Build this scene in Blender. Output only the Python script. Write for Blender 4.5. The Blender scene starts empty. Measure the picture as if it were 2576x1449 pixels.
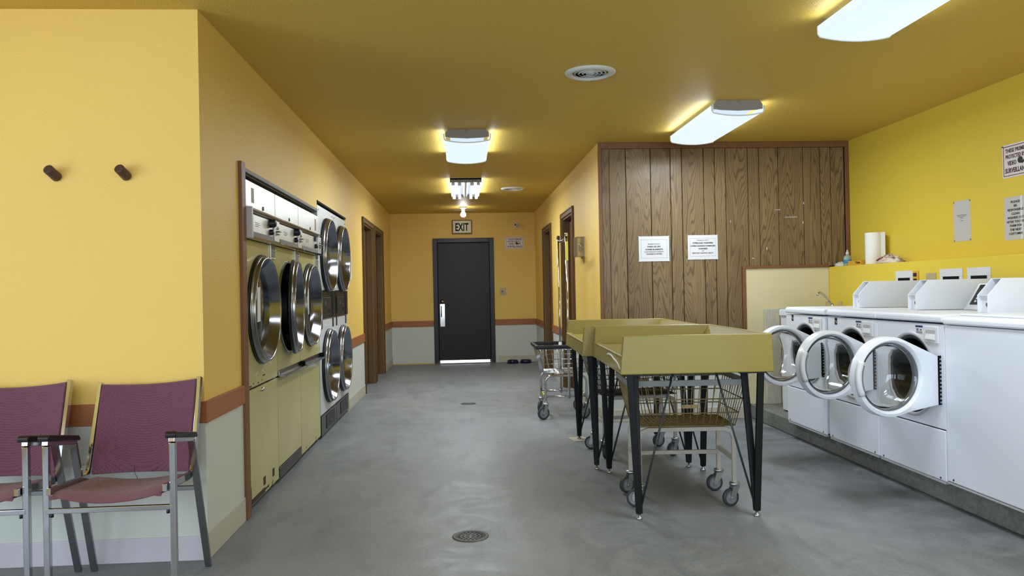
import bpy, math, random
from mathutils import Vector, Matrix
random.seed(7)
PI = math.pi
R = math.radians
sc = bpy.context.scene
COL = sc.collection

# ------------------------------------------------------------------ camera
def look(yaw, pitch, roll):
    cy, sy, cp, sp = math.cos(yaw), math.sin(yaw), math.cos(pitch), math.sin(pitch)
    f = Vector((sy*cp, cy*cp, sp)); r = Vector((cy, -sy, 0)); u = r.cross(f)
    cr, sr = math.cos(roll), math.sin(roll)
    rr = cr*r + sr*u; uu = -sr*r + cr*u
    return Matrix((( rr.x, uu.x, -f.x), (rr.y, uu.y, -f.y), (rr.z, uu.z, -f.z))).to_4x4()
cam = bpy.data.cameras.new('camera'); cam_o = bpy.data.objects.new('camera', cam); COL.objects.link(cam_o)
cam.sensor_fit = 'HORIZONTAL'; cam.sensor_width = 36.0; cam.lens = 36.0*1958.2/2576
m = look(0.0640, 0.0033, -0.0195); m.translation = (0, 0, 1.2259)
cam_o.matrix_world = m
cam.clip_start = 0.05
sc.camera = cam_o

# ------------------------------------------------------------------ light and exposure
sc.view_settings.view_transform = 'Standard'
sc.view_settings.look = 'None'
sc.view_settings.gamma = 1.0
sc.view_settings.use_curve_mapping = False
sc.view_settings.exposure = 0.42
LENS = 0.80           # radiance of the fluorescent diffusers as the camera exposes them
TUBE = 7.0
BULB = 45.0
FIXTURE_W = 23.0      # light output of one ceiling fixture (its own lamp, set in its builder)
SKY = 4.6
w = bpy.data.worlds.new('daylight'); sc.world = w; w.use_nodes = True
bg = w.node_tree.nodes['Background']
bg.inputs[0].default_value = (0.69, 0.825, 1.0, 1); bg.inputs[1].default_value = SKY
# portal in the shop window behind the camera: helps Cycles find the daylight, emits nothing itself
pl = bpy.data.lights.new('window_portal', 'AREA'); pl.shape = 'RECTANGLE'; pl.size = 6.4; pl.size_y = 1.95
pl.cycles.is_portal = True
po = bpy.data.objects.new('window_portal', pl); COL.objects.link(po)
po.location = (0.1, -2.45, 1.35); po.rotation_euler = (R(90), 0, 0)

pl2 = bpy.data.lights.new('side_window_portal', 'AREA'); pl2.shape = 'RECTANGLE'; pl2.size = 4.6; pl2.size_y = 1.95
pl2.cycles.is_portal = True
po2 = bpy.data.objects.new('side_window_portal', pl2); COL.objects.link(po2)
po2.location = (-3.45, .3, 1.35); po2.rotation_euler = (R(90), 0, R(-90))

# ------------------------------------------------------------------ materials
def lin(c):
    return c/12.92 if c <= 0.04045 else ((c+0.055)/1.055)**2.4
def C(h):
    return tuple(lin(int(h[i:i+2], 16)/255) for i in (0, 2, 4)) + (1,)
def mat(name, col, rough=0.5, metal=0.0, bump=None, var=None, emit=None, trans=0.0, ior=1.45, stretch=None, sheen=0.0, coat=0.0, alpha=1.0, spec=None):
    """col: hex; bump=(scale,strength,distance[,detail]); var=(scale,amount) value variation; stretch=(x,y,z) mapping scale"""
    M = bpy.data.materials.new(name); M.use_nodes = True
    nt = M.node_tree; b = nt.nodes['Principled BSDF']
    c = C(col) if isinstance(col, str) else col
    b.inputs['Base Color'].default_value = c
    b.inputs['Roughness'].default_value = rough; b.inputs['Metallic'].default_value = metal
    b.inputs['IOR'].default_value = ior
    if trans: b.inputs['Transmission Weight'].default_value = trans
    if sheen: b.inputs['Sheen Weight'].default_value = sheen
    if coat: b.inputs['Coat Weight'].default_value = coat; b.inputs['Coat Roughness'].default_value = 0.1
    if spec is not None: b.inputs['Specular IOR Level'].default_value = spec
    if emit: b.inputs['Emission Color'].default_value = emit[0]; b.inputs['Emission Strength'].default_value = emit[1]
    tc = nt.nodes.new('ShaderNodeTexCoord'); vec = tc.outputs['Object']
    if stretch:
        mp = nt.nodes.new('ShaderNodeMapping'); mp.inputs['Scale'].default_value = stretch
        nt.links.new(vec, mp.inputs[0]); vec = mp.outputs[0]
    if var:
        n = nt.nodes.new('ShaderNodeTexNoise'); n.inputs['Scale'].default_value = var[0]; n.inputs['Detail'].default_value = 5
        nt.links.new(vec, n.inputs['Vector'])
        mx = nt.nodes.new('ShaderNodeMix'); mx.data_type = 'RGBA'
        a = var[1]
        mx.inputs[6].default_value = tuple(max(0, x*(1-a)) for x in c[:3])+(1,)
        mx.inputs[7].default_value = tuple(min(1, x*(1+a)) for x in c[:3])+(1,)
        nt.links.new(n.outputs['Fac'], mx.inputs[0]); nt.links.new(mx.outputs[2], b.inputs['Base Color'])
    if bump:
        n2 = nt.nodes.new('ShaderNodeTexNoise'); n2.inputs['Scale'].default_value = bump[0]
        n2.inputs['Detail'].default_value = bump[3] if len(bump) > 3 else 2
        nt.links.new(vec, n2.inputs['Vector'])
        bp = nt.nodes.new('ShaderNodeBump'); bp.inputs['Strength'].default_value = bump[1]; bp.inputs['Distance'].default_value = bump[2]
        nt.links.new(n2.outputs['Fac'], bp.inputs['Height']); nt.links.new(bp.outputs[0], b.inputs['Normal'])
    return M

class NT:
    """tiny node helper for the bigger materials"""
    def __init__(s, M): s.t = M.node_tree; s.b = s.t.nodes['Principled BSDF']; s.tc = s.t.nodes.new('ShaderNodeTexCoord')
    def n(s, typ, **kw):
        x = s.t.nodes.new(typ)
        for k, v in kw.items(): setattr(x, k, v)
        return x
    def l(s, a, b): s.t.links.new(a, b)
    def noise(s, scale, detail=4, vec=None, rough=.5, dist=0):
        x = s.n('ShaderNodeTexNoise'); x.inputs['Scale'].default_value = scale; x.inputs['Detail'].default_value = detail
        x.inputs['Roughness'].default_value = rough; x.inputs['Distortion'].default_value = dist
        s.l(vec if vec is not None else s.tc.outputs['Object'], x.inputs['Vector']); return x.outputs['Fac']
    def mapping(s, scale, vec=None):
        x = s.n('ShaderNodeMapping'); x.inputs['Scale'].default_value = scale
        s.l(vec if vec is not None else s.tc.outputs['Object'], x.inputs[0]); return x
    def math(s, op, a, b=None, clamp=False):
        x = s.n('ShaderNodeMath', operation=op, use_clamp=clamp)
        for i, v in enumerate((a, b)):
            if v is None: continue
            if isinstance(v, (int, float)): x.inputs[i].default_value = v
            else: s.l(v, x.inputs[i])
        return x.outputs[0]
    def ramp(s, fac, stops):
        x = s.n('ShaderNodeValToRGB'); r = x.color_ramp
        while len(r.elements) < len(stops): r.elements.new(0.5)
        for e, (p, c) in zip(r.elements, stops):
            e.position = p; e.color = C(c) if isinstance(c, str) else (c, c, c, 1)
        s.l(fac, x.inputs[0]); return x.outputs[0]
    def mix(s, fac, a, b, mode='MIX'):
        x = s.n('ShaderNodeMix', data_type='RGBA', blend_type=mode)
        if isinstance(fac, (int, float)): x.inputs[0].default_value = fac
        else: s.l(fac, x.inputs[0])
        for i, v in ((6, a), (7, b)):
            if isinstance(v, str): x.inputs[i].default_value = C(v)
            else: s.l(v, x.inputs[i])
        return x.outputs[2]
    def sep(s, vec=None):
        x = s.n('ShaderNodeSeparateXYZ'); s.l(vec if vec is not None else s.tc.outputs['Object'], x.inputs[0]); return x.outputs
    def bump(s, h, strength, dist):
        x = s.n('ShaderNodeBump'); x.inputs['Strength'].default_value = strength; x.inputs['Distance'].default_value = dist
        s.l(h, x.inputs['Height']); s.l(x.outputs[0], s.b.inputs['Normal'])

M = {}
# painted plaster: orange-peel texture under semi-gloss paint
M['paint'] = mat('yellow_wall_paint', 'e6c268', 0.5, spec=.35, bump=(150, 0.55, 0.004, 3), var=(1.1, 0.05))
M['paint_right'] = mat('strong_yellow_wall_paint', 'dec344', 0.5, spec=.35, bump=(170, 0.35, 0.003, 3), var=(1.3, 0.05))
M['ceiling'] = mat('yellow_ceiling_paint', 'cfae52', 0.5, spec=.3, bump=(120, 0.7, 0.005, 3), var=(0.8, 0.05))
M['wainscot'] = mat('pale_sage_wainscot', 'c8ccc4', 0.5, bump=(110, 0.3, 0.002), var=(2.0, 0.05))
M['cream'] = mat('cream_panel_paint', 'd5cca4', 0.5, bump=(130, 0.3, 0.002), var=(2.5, 0.05))
M['baseboard'] = mat('cream_vinyl_baseboard', 'bab5a6', 0.45, var=(6, 0.08))
M['baseboard_daylit'] = mat('daylight_tinted_vinyl_baseboard', 'c3bfc6', 0.4, var=(5, 0.06))  # pale vinyl with the bluish daylight mixed into its colour
M['rail'] = mat('stained_pine_rail', '9c5f36', 0.45, var=(5, 0.25), stretch=(1, 1, 14), bump=(30, .15, .002))
M['trimwood'] = mat('red_brown_trim_wood', '76502f', 0.5, var=(6, 0.25), stretch=(6, 6, 1))
M['casing'] = mat('walnut_door_casing', '60441f', 0.45, var=(5, 0.35), stretch=(14, 14, 1), bump=(20, .15, .002))
M['slabwood'] = mat('dark_wood_door', '5c4026', 0.4, var=(4, 0.3), stretch=(10, 10, 1))
M['exitdoor'] = mat('black_brown_door_paint', '211a1b', 0.42, spec=.35, var=(3, 0.25), bump=(4, .25, .01, 4))
M['exitframe'] = mat('charcoal_frame_paint', '191b1d', 0.4, var=(4, 0.2))
M['white'] = mat('white_enamel', 'e2e6ee', 0.28, var=(3, 0.02))
M['white2'] = mat('white_plastic', 'd9dadd', 0.35)
M['whitemetal'] = mat('white_hammered_steel', 'c9cccf', 0.35, bump=(220, .4, .002), var=(160, .12))
M['greywhite'] = mat('pale_grey_steel', 'b5b3b8', 0.4)
M['chrome'] = mat('chrome', (0.55, 0.56, 0.58, 1), 0.1, 1.0)
M['chrome_dull'] = mat('dull_chrome', (0.33, 0.34, 0.37, 1), 0.2, 1.0)
M['steel'] = mat('brushed_stainless', (0.60, 0.62, 0.60, 1), 0.40, 1.0, var=(4, .12), stretch=(1, 1, 12), bump=(90, .12, .002))
M['darksteel'] = mat('dark_steel', (0.18, 0.18, 0.18, 1), 0.35, 1.0)
M['zinc'] = mat('zinc_plated_steel', (0.45, 0.46, 0.48, 1), 0.38, 1.0)
M['rubber'] = mat('grey_black_rubber', '34383c', 0.6)
M['hubgrey'] = mat('grey_plastic_hub', '7d8186', 0.45)
M['black'] = mat('black_plastic', '15181a', 0.4)
M['blackgloss'] = mat('black_panel', '101415', 0.22)
M['dark'] = mat('dark_cavity', '060708', 0.7, spec=.2)
M['legpaint'] = mat('blue_black_leg_paint', '060a0b', 0.45, spec=.3, var=(30, .25))
M['rod'] = mat('dark_grey_rod', '2a3134', 0.4)
M['tray'] = mat('olive_fibreglass', '91843f', 0.38, var=(2.5, .06), bump=(12, .04, .004), coat=0.1, spec=.4)
M['tearedge'] = mat('white_torn_edge', 'e4e4e0', 0.5)
M['cartpaint'] = mat('worn_white_cart_paint', 'a8a39b', 0.45, var=(25, .18))
M['bandgrey'] = mat('grey_rim_band', '7f8280', 0.42, var=(14, .2))
M['wire'] = mat('rusty_tan_wire', '85734c', 0.5, metal=0.2, var=(30, .35))
M['wiredark'] = mat('dark_brown_wire', '4b4334', 0.5, metal=0.3, var=(30, .35))  # darker version of the tan basket wire
M['tagplate'] = mat('tan_tag_plate', '96804f', 0.5)
M['yellowtape'] = mat('yellow_label', 'c9c24a', 0.5)
M['armpad'] = mat('black_arm_pad', '1b1517', 0.4)
M['peg'] = mat('dark_bronze_peg', '4a3630', 0.4, var=(20, .2))
M['paper'] = mat('white_paper', 'd9d9dc', 0.6)
M['papergrey'] = mat('laminated_grey_paper', 'c4c2bd', 0.3)
M['signwhite'] = mat('white_sign_plastic', 'dcd8d6', 0.3)
M['inkblack'] = mat('black_ink', '17171a', 0.5)
M['inkred'] = mat('maroon_ink', '73141f', 0.5)
M['inkwine'] = mat('wine_ink', '4a1420', 0.5)
M['inkgreen'] = mat('green_ink', '1f4f46', 0.5)
M['inkblue'] = mat('blue_ink', '1d2f73', 0.5)
M['inkgrey'] = mat('grey_ink', '6d7276', 0.5)
M['exitface'] = mat('ivory_sign_face', 'cfc6a0', 0.35)
M['exitcase'] = mat('brown_sign_case', '7a5a30', 0.45)
M['exitgreen'] = mat('dark_green_letters', '0b2219', 0.8, spec=.15)
M['ivory'] = mat('ivory_plate', 'b3a57c', 0.4)
M['clearplastic'] = mat('clear_plastic_cover', 'e4dcc0', 0.08, trans=0.85, ior=1.3)
M['fixturegrey'] = mat('grey_fixture_end', '8f8a86', 0.45)
M['fixturewhite'] = mat('white_fixture_pan', 'e6ecf0', 0.4)
M['ventwhite'] = mat('white_vent_metal', 'cfd0cc', 0.4)
M['lens'] = mat('lit_prismatic_diffuser', '262c31', 0.5, emit=((0.76, 0.88, 1.0, 1), LENS), bump=(60, .2, .002))
M['tube'] = mat('lit_fluorescent_tube', 'ffffff', 0.3, emit=((0.86, 0.93, 1.0, 1), TUBE))
M['bulb'] = mat('lit_bulb', 'ffffff', 0.3, emit=((1.0, 0.96, 0.88, 1), BULB))
M['bowlblue'] = mat('dark_blue_bowl', '16203f', 0.3)
M['cardboard'] = mat('folded_pale_card', 'b3ad9f', 0.6)
M['board'] = mat('weathered_whitewashed_board', 'c2beb3', 0.65, var=(9, .3), stretch=(6, 6, 1.2), bump=(25, .4, .003))
M['towel'] = mat('white_paper_towel', 'ece9e4', 0.8, bump=(160, .3, .002))
M['soap'] = mat('clear_teal_soap_bottle', 'cfe2dc', 0.15, trans=0.6)
M['soapcap'] = mat('milky_cap', 'd0d3cc', 0.4)
M['soaplabel'] = mat('blue_soap_label', '2f83b3', 0.4)
M['boxyellow'] = mat('yellow_orange_box', 'd9a53a', 0.5)
M['bag'] = mat('clear_plastic_bag', 'ead9c6', 0.3, trans=0.2, bump=(30, .8, .01))
M['magenta'] = mat('magenta_bag_seal', '8e2467', 0.35)
M['rag'] = mat('crumpled_white_tissue', 'd6d0c4', 0.8, bump=(40, .8, .01))
M['glass'] = mat('door_glass', (0.93, 0.96, 0.96, 1), 0.0, trans=1.0, ior=1.45)
M['darkglass'] = mat('dryer_door_glass', '0e1112', 0.06, coat=0.6)
M['sidestrip'] = mat('pale_grey_green_strip', 'b4b8a0', 0.4)
M['gold'] = mat('tan_tape', '8c7840', 0.5)
M['niche'] = mat('grey_niche_lining', '6d6b66', 0.55, var=(6, .2))
M['outlet'] = mat('white_outlet_box', 'd4d4d6', 0.4)
M['shopwin'] = mat('window_frame_aluminium', '8d8f90', 0.4, metal=.6)

# floor: trowelled grey concrete with scuffs, specks and old water stains beside the plinth
m_ = mat('worn_grey_concrete', '7f8283', 0.46); M['floor'] = m_
k = NT(m_)
n1 = k.noise(0.8, 6, rough=.6); n2 = k.noise(5.5, 6, dist=1.2, rough=.65); n3 = k.noise(70, 3)
st = k.noise(6, 6, vec=k.mapping((1.0, .35, 1)).outputs[0], dist=.6)
c1 = k.ramp(n1, [(.3, '6e7276'), (.7, '878b8e')])
c2 = k.mix(k.math('MULTIPLY', k.ramp(n2, [(.42, 0.0), (.72, 1.0)]), .35), c1, '989b9e')
c2 = k.mix(k.math('MULTIPLY', k.ramp(st, [(.5, 0.0), (.7, 1.0)]), .5), c2, '5f6367')
xyz = k.sep()
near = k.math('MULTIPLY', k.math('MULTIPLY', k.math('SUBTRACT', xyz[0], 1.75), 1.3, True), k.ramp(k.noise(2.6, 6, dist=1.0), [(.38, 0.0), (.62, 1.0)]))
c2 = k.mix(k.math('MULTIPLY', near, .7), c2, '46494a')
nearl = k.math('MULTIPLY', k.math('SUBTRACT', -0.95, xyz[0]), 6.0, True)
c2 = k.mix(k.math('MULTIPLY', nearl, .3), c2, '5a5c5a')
vo = k.n('ShaderNodeTexVoronoi'); vo.inputs['Scale'].default_value = 7; k.l(k.tc.outputs['Object'], vo.inputs['Vector'])
spk = k.ramp(vo.outputs['Distance'], [(.012, 1.0), (.03, 0.0)])
c2 = k.mix(k.math('MULTIPLY', spk, k.ramp(n2, [(.5, 0.0), (.55, 1.0)])), c2, '2f3030')
c2 = k.mix(.18, c2, k.ramp(n3, [(.3, '5c6066'), (.7, 'a2a6ac')]))
k.l(c2, k.b.inputs['Base Color'])
k.l(k.ramp(n2, [(.3, .40), (.7, .62)]), k.b.inputs['Roughness'])
k.bump(k.math('ADD', n3, k.math('MULTIPLY', n2, 2.0)), .18, .003)
# plinth concrete
m_ = mat('rough_plinth_concrete', '6f706b', 0.75); M['plinth'] = m_
k = NT(m_)
a = k.noise(3.0, 6, dist=.8); b_ = k.noise(40, 4)
k.l(k.mix(.3, k.ramp(a, [(.3, '565850'), (.5, '70726b'), (.75, '8b8c85')]), k.ramp(b_, [(.3, '45463f'), (.7, '8f9089')])), k.b.inputs['Base Color'])
k.bump(b_, .4, .006)
# printed pecan-look panelling: contour lines of stretched noise give the cathedral grain; every plank its own piece of it
m_ = mat('pecan_panelling', '8b7048', 0.42, coat=.05); M['plank'] = m_
k = NT(m_)
oi = k.n('ShaderNodeObjectInfo')
off = k.n('ShaderNodeCombineXYZ'); k.l(k.math('MULTIPLY', oi.outputs['Random'], 37.0), off.inputs[0]); k.l(k.math('MULTIPLY', oi.outputs['Random'], 91.0), off.inputs[2])
va = k.n('ShaderNodeVectorMath', operation='ADD'); k.l(k.tc.outputs['Object'], va.inputs[0]); k.l(off.outputs[0], va.inputs[1])
mp = k.mapping((5.2, 5.2, .46), va.outputs[0])
big = k.noise(1.0, 2, vec=mp.outputs[0], rough=.45, dist=.25)
rings = k.math('SINE', k.math('MULTIPLY', big, 240.0))
fine = k.noise(3.0, 5, vec=k.mapping((40, 40, 1.6), va.outputs[0]).outputs[0])
knot = k.noise(1.6, 3, vec=k.mapping((4, 4, 1.8), va.outputs[0]).outputs[0], dist=.6)
col = k.ramp(k.noise(1.0, 3, vec=k.mapping((2.5, 2.5, .9), va.outputs[0]).outputs[0]), [(.3, '755f41'), (.7, '8d7753')])
col = k.mix(k.math('MULTIPLY', k.ramp(rings, [(.25, 0.0), (.98, 1.0)]), .62), col, '3d2e1b')
col = k.mix(k.math('MULTIPLY', k.ramp(fine, [(.45, 0.0), (.75, 1.0)]), .4), col, '5a452a')
col = k.mix(k.math('MULTIPLY', k.ramp(knot, [(.62, 0.0), (.8, 1.0)]), .65), col, '3f2f1b')
col = k.mix(k.math('MULTIPLY', oi.outputs['Random'], .18), col, '6b5534')
k.l(col, k.b.inputs['Base Color']); k.bump(rings, .06, .002)
# olive dryer enamel, chipped towards the bottom edge
m_ = mat('olive_dryer_enamel', 'a9a166', 0.3, coat=.2); M['olive'] = m_
k = NT(m_)
xyz = k.sep(); z = xyz[2]
chip = k.noise(9, 5, dist=.5, rough=.6)
low = k.math('MULTIPLY', k.math('SUBTRACT', 0.16, z), 5.5, True)
edge = k.math('GREATER_THAN', k.math('ADD', chip, k.math('MULTIPLY', low, .24)), .80)
base = k.ramp(k.noise(2.0, 4), [(.3, 'aea76c'), (.7, 'bfb87a')])
k.l(k.mix(edge, base, '3b2c22'), k.b.inputs['Base Color'])
# maroon woven upholstery
def fabric(name, c0, c1):
    m_ = mat(name, c0, 0.85, sheen=.25)
    k = NT(m_)
    wv = k.n('ShaderNodeTexWave'); wv.inputs['Scale'].default_value = 95; wv.inputs['Distortion'].default_value = 1.5; wv.bands_direction = 'X'
    wv2 = k.n('ShaderNodeTexWave'); wv2.inputs['Scale'].default_value = 95; wv2.inputs['Distortion'].default_value = 1.5; wv2.bands_direction = 'Z'
    wv3 = k.n('ShaderNodeTexWave'); wv3.inputs['Scale'].default_value = 95; wv3.inputs['Distortion'].default_value = 1.5; wv3.bands_direction = 'Y'
    for q in (wv, wv2, wv3): k.l(k.tc.outputs['Object'], q.inputs['Vector'])
    h = k.math('MULTIPLY', wv.outputs['Fac'], k.math('ADD', wv2.outputs['Fac'], wv3.outputs['Fac']))
    h = k.math('ADD', h, k.math('MULTIPLY', k.noise(140, 2), .8))
    k.l(k.mix(k.ramp(h, [(.25, 0.0), (1.0, 1.0)]), c0, c1), k.b.inputs['Base Color']); k.bump(h, .5, .002)
    return m_
M['fabric'] = fabric('maroon_weave', '3c1d2e', '7c4760')
M['fabric_seat'] = fabric('seat_maroon_weave', '46222f', '824a57')  # seat weave slightly lighter and redder than the back
# perforated drain iron
M['drain'] = mat('grey_iron', (0.11, 0.115, 0.11, 1), 0.55, .6, var=(30, .3))

# ------------------------------------------------------------------ mesh helpers
class MB:
    def __init__(s): s.v = []; s.f = []; s.sm = []
    def add(s, vs, fs, smooth=False):
        o = len(s.v); s.v += [tuple(v) for v in vs]
        s.f += [tuple(i+o for i in f) for f in fs]; s.sm += [smooth]*len(fs); return s
    def box(s, x0, x1, y0, y1, z0, z1):
        return s.hexa([(x0,y0,z0),(x1,y0,z0),(x1,y1,z0),(x0,y1,z0),(x0,y0,z1),(x1,y0,z1),(x1,y1,z1),(x0,y1,z1)])
    def hexa(s, v):
        return s.add(v, [(3,2,1,0),(4,5,6,7),(0,1,5,4),(1,2,6,5),(2,3,7,6),(3,0,4,7)])
    def prism(s, poly, axis, a0, a1):
        """poly: 2D points counter-clockwise; extruded along axis x|y|z between a0 and a1"""
        def P(p, a):
            return {'x': (a, p[0], p[1]), 'y': (p[0], a, p[1]), 'z': (p[0], p[1], a)}[axis]
        n = len(poly); vs = [P(p, a0) for p in poly]+[P(p, a1) for p in poly]
        fs = [tuple(range(n))[::-1], tuple(range(n, 2*n))]+[(i, (i+1) % n, n+(i+1) % n, n+i) for i in range(n)]
        if axis == 'y': fs = [f[::-1] for f in fs]
        return s.add(vs, fs)
    def tube(s, pts, r, n=8, closed=False, flat=None):
        """round tube along a polyline; flat=(w,h) gives a rectangular bar instead"""
        pts = [Vector(p) for p in pts]; N = len(pts)
        tang = []
        for i in range(N):
            a = pts[(i-1) % N] if (closed or i > 0) else pts[i]; b = pts[(i+1) % N] if (closed or i < N-1) else pts[i]
            t = (b-a); tang.append(t.normalized() if t.length > 1e-9 else Vector((0, 0, 1)))
        ref = Vector((0, 0, 1)) if abs(tang[0].z) < .9 else Vector((0, 1, 0))
        u = (ref-tang[0]*ref.dot(tang[0])).normalized(); rings = []
        for i in range(N):
            u = (u-tang[i]*u.dot(tang[i])).normalized(); v = tang[i].cross(u)
            if flat:
                w_, h_ = flat[0]/2, flat[1]/2
                rings.append([pts[i]+v*a*w_+u*b*h_ for a, b in ((-1,-1),(1,-1),(1,1),(-1,1))])
            else:
                rr = r[i] if isinstance(r, (list, tuple)) else r
                rings.append([pts[i]+(u*math.cos(2*PI*k/n)+v*math.sin(2*PI*k/n))*rr for k in range(n)])
        q = len(rings[0]); vs = [p for g in rings for p in g]; fs = []
        for i in range(N if closed else N-1):
            j = (i+1) % N
            fs += [(i*q+k, i*q+(k+1) % q, j*q+(k+1) % q, j*q+k) for k in range(q)]
        s.add(vs, fs, not flat)
        if not closed:
            o = len(s.v)-len(vs)
            s.f += [tuple(o+k for k in range(q))[::-1], tuple(o+(N-1)*q+k for k in range(q))]; s.sm += [False]*2
        return s
    def cyl(s, p0, p1, r, r1=None, n=16):
        return s.tube([p0, p1], [r, r if r1 is None else r1], n)
    def lathe(s, prof, c, axis='z', n=32, sx=1.0):
        """prof: (radius, offset along axis) list"""
        c = Vector(c); ring = []; fs = []; st = []
        for r, t in prof:
            st.append(len(ring))
            if r < 1e-7:
                ring.append(c+{'z': Vector((0, 0, t)), 'x': Vector((t, 0, 0)), 'y': Vector((0, t, 0))}[axis]); continue
            for k in range(n):
                a = 2*PI*k/n; p, q = r*math.cos(a)*sx, r*math.sin(a)
                ring.append(c+{'z': Vector((p, q, t)), 'x': Vector((t, p, q)), 'y': Vector((q, t, p))}[axis])
        for i in range(len(prof)-1):
            a, b = st[i], st[i+1]; za, zb = prof[i][0] < 1e-7, prof[i+1][0] < 1e-7
            for k in range(n):
                j = (k+1) % n
                if za and zb: continue
                if za: fs.append((a, b+j, b+k))
                elif zb: fs.append((a+k, a+j, b))
                else: fs.append((a+k, a+j, b+j, b+k))
        return s.add(ring, fs, True)
    def disc(s, c, r, axis, n=32, flip=False):
        c = Vector(c); vs = []
        for k in range(n):
            a = 2*PI*k/n; p, q = r*math.cos(a), r*math.sin(a)
            vs.append(c+{'z': Vector((p, q, 0)), 'x': Vector((0, p, q)), 'y': Vector((q, 0, p))}[axis])
        f = tuple(range(n)); return s.add(vs, [f[::-1] if flip else f])
    def holed(s, rect, c, r, x0, x1, n=48):
        """plate in the yz plane between x0 and x1 with a round hole"""
        y0, y1, z0, z1 = rect; inn = []; out = []
        for k in range(n):
            a = 2*PI*(k+.5)/n; dy, dz = math.cos(a), math.sin(a)
            inn.append((c[0]+r*dy, c[1]+r*dz))
            ts = []
            if dy > 1e-9: ts.append((y1-c[0])/dy)
            if dy < -1e-9: ts.append((y0-c[0])/dy)
            if dz > 1e-9: ts.append((z1-c[1])/dz)
            if dz < -1e-9: ts.append((z0-c[1])/dz)
            t = min(ts); out.append([c[0]+t*dy, c[1]+t*dz])
        for cy, cz in ((y0, z0), (y1, z0), (y1, z1), (y0, z1)):
            j = min(range(n), key=lambda i: (out[i][0]-cy)**2+(out[i][1]-cz)**2); out[j] = [cy, cz]
        vs = [(x0,)+tuple(p) for p in out]+[(x0,)+tuple(p) for p in inn]+[(x1,)+tuple(p) for p in out]+[(x1,)+tuple(p) for p in inn]
        fs = []
        for k in range(n):
            j = (k+1) % n
            fs += [(k, n+k, n+j, j), (2*n+k, 2*n+j, 3*n+j, 3*n+k), (n+k, 3*n+k, 3*n+j, n+j), (k, j, 2*n+j, 2*n+k)]
        return s.add(vs, fs)
    def xf(s, mtx):
        s.v = [tuple(mtx @ Vector(v)) for v in s.v]; return s
    def build(s, name, mt, parent=None, loc=None, bevel=0, seg=2, sub=0, solid=0, recalc=True):
        me = bpy.data.meshes.new(name)
        vs = s.v
        if loc is not None: vs = [(a-loc[0], b-loc[1], c-loc[2]) for a, b, c in vs]
        me.from_pydata(vs, [], s.f); me.polygons.foreach_set('use_smooth', s.sm)
        if recalc:
            import bmesh
            bm = bmesh.new(); bm.from_mesh(me); bmesh.ops.recalc_face_normals(bm, faces=bm.faces); bm.to_mesh(me); bm.free()
        me.update(); me.materials.append(mt)
        o = bpy.data.objects.new(name, me); COL.objects.link(o)
        if parent is not None: o.parent = parent
        if loc is not None: o.location = loc
        if solid:
            md = o.modifiers.new('thickness', 'SOLIDIFY'); md.thickness = solid; md.offset = 0
        if bevel:
            md = o.modifiers.new('bevel', 'BEVEL'); md.width = bevel; md.segments = seg; md.limit_method = 'ANGLE'; md.angle_limit = R(40)
            if bevel >= .006: me.polygons.foreach_set('use_smooth', [True]*len(me.polygons)); md.harden_normals = True
        if sub:
            md = o.modifiers.new('sub', 'SUBSURF'); md.levels = sub; md.render_levels = sub
        return o
def box(*a): return MB().box(*a)

def tag(o, label, cat, group=None):
    o['label'] = label; o['category'] = cat
    if group: o['group'] = group
    return o
def thing(name, label, cat, loc, rz=0, group=None):
    o = bpy.data.objects.new(name, None); o.empty_display_size = .1; COL.objects.link(o)
    o.location = loc; o.rotation_euler = (0, 0, rz)
    return tag(o, label, cat, group)
def struct(o, label=None):
    o['kind'] = 'structure'
    if label: o['label'] = label
    return o
def dup(root, loc, rz, label):
    r = root.copy(); COL.objects.link(r); r.location = loc; r.rotation_euler = (0, 0, rz); r['label'] = label
    for ch in list(root.children):
        c = ch.copy(); COL.objects.link(c); c.parent = r
        for g in list(ch.children):
            d = g.copy(); COL.objects.link(d); d.parent = c
    return r
def arc(c, r, a0, a1, n, plane='xz'):
    out = []
    for i in range(n+1):
        a = R(a0+(a1-a0)*i/n); p, q = c[0]+r*math.cos(a), c[1]+r*math.sin(a)
        out.append((p, q))
    return out

FONT_CACHE = {}
def text_mesh(s, size, bold=0.0, depth=0.0004):
    cu = bpy.data.curves.new('lettering', 'FONT'); cu.body = s; cu.size = size; cu.align_x = 'CENTER'; cu.align_y = 'CENTER'
    cu.extrude = depth; cu.offset = bold; cu.resolution_u = 2
    o = bpy.data.objects.new('tmp', cu); COL.objects.link(o)
    dg = bpy.context.evaluated_depsgraph_get(); me = bpy.data.meshes.new_from_object(o.evaluated_get(dg))
    bpy.data.objects.remove(o); bpy.data.curves.remove(cu); return me
def lettering(parent, s, size, pos, face, mt, bold=0.0, width=None, height=None, name='lettering'):
    """flat lettering; face: '-y' '-x' '+x' is the direction the words face; pos local to parent; width fits the line"""
    me = text_mesh(s, size, bold)
    xs = [v.co.x for v in me.vertices]; ys = [v.co.y for v in me.vertices]
    sx = (width/(max(xs)-min(xs))) if width else 1.0
    sy = (height/(max(ys)-min(ys))) if height else 1.0
    cx, cy = (max(xs)+min(xs))/2, (max(ys)+min(ys))/2
    for v in me.vertices: v.co.x = (v.co.x-cx)*sx; v.co.y = (v.co.y-cy)*sy
    rot = {'-y': Matrix.Rotation(R(90), 4, 'X'),
           '-x': Matrix.Rotation(R(-90), 4, 'Z') @ Matrix.Rotation(R(90), 4, 'X'),
           '+x': Matrix.Rotation(R(90), 4, 'Z') @ Matrix.Rotation(R(90), 4, 'X')}[face]
    me.transform(Matrix.Translation(pos) @ rot)
    me.materials.clear(); me.materials.append(mt)
    o = bpy.data.objects.new(name, me); COL.objects.link(o); o.parent = parent
    return o

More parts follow.
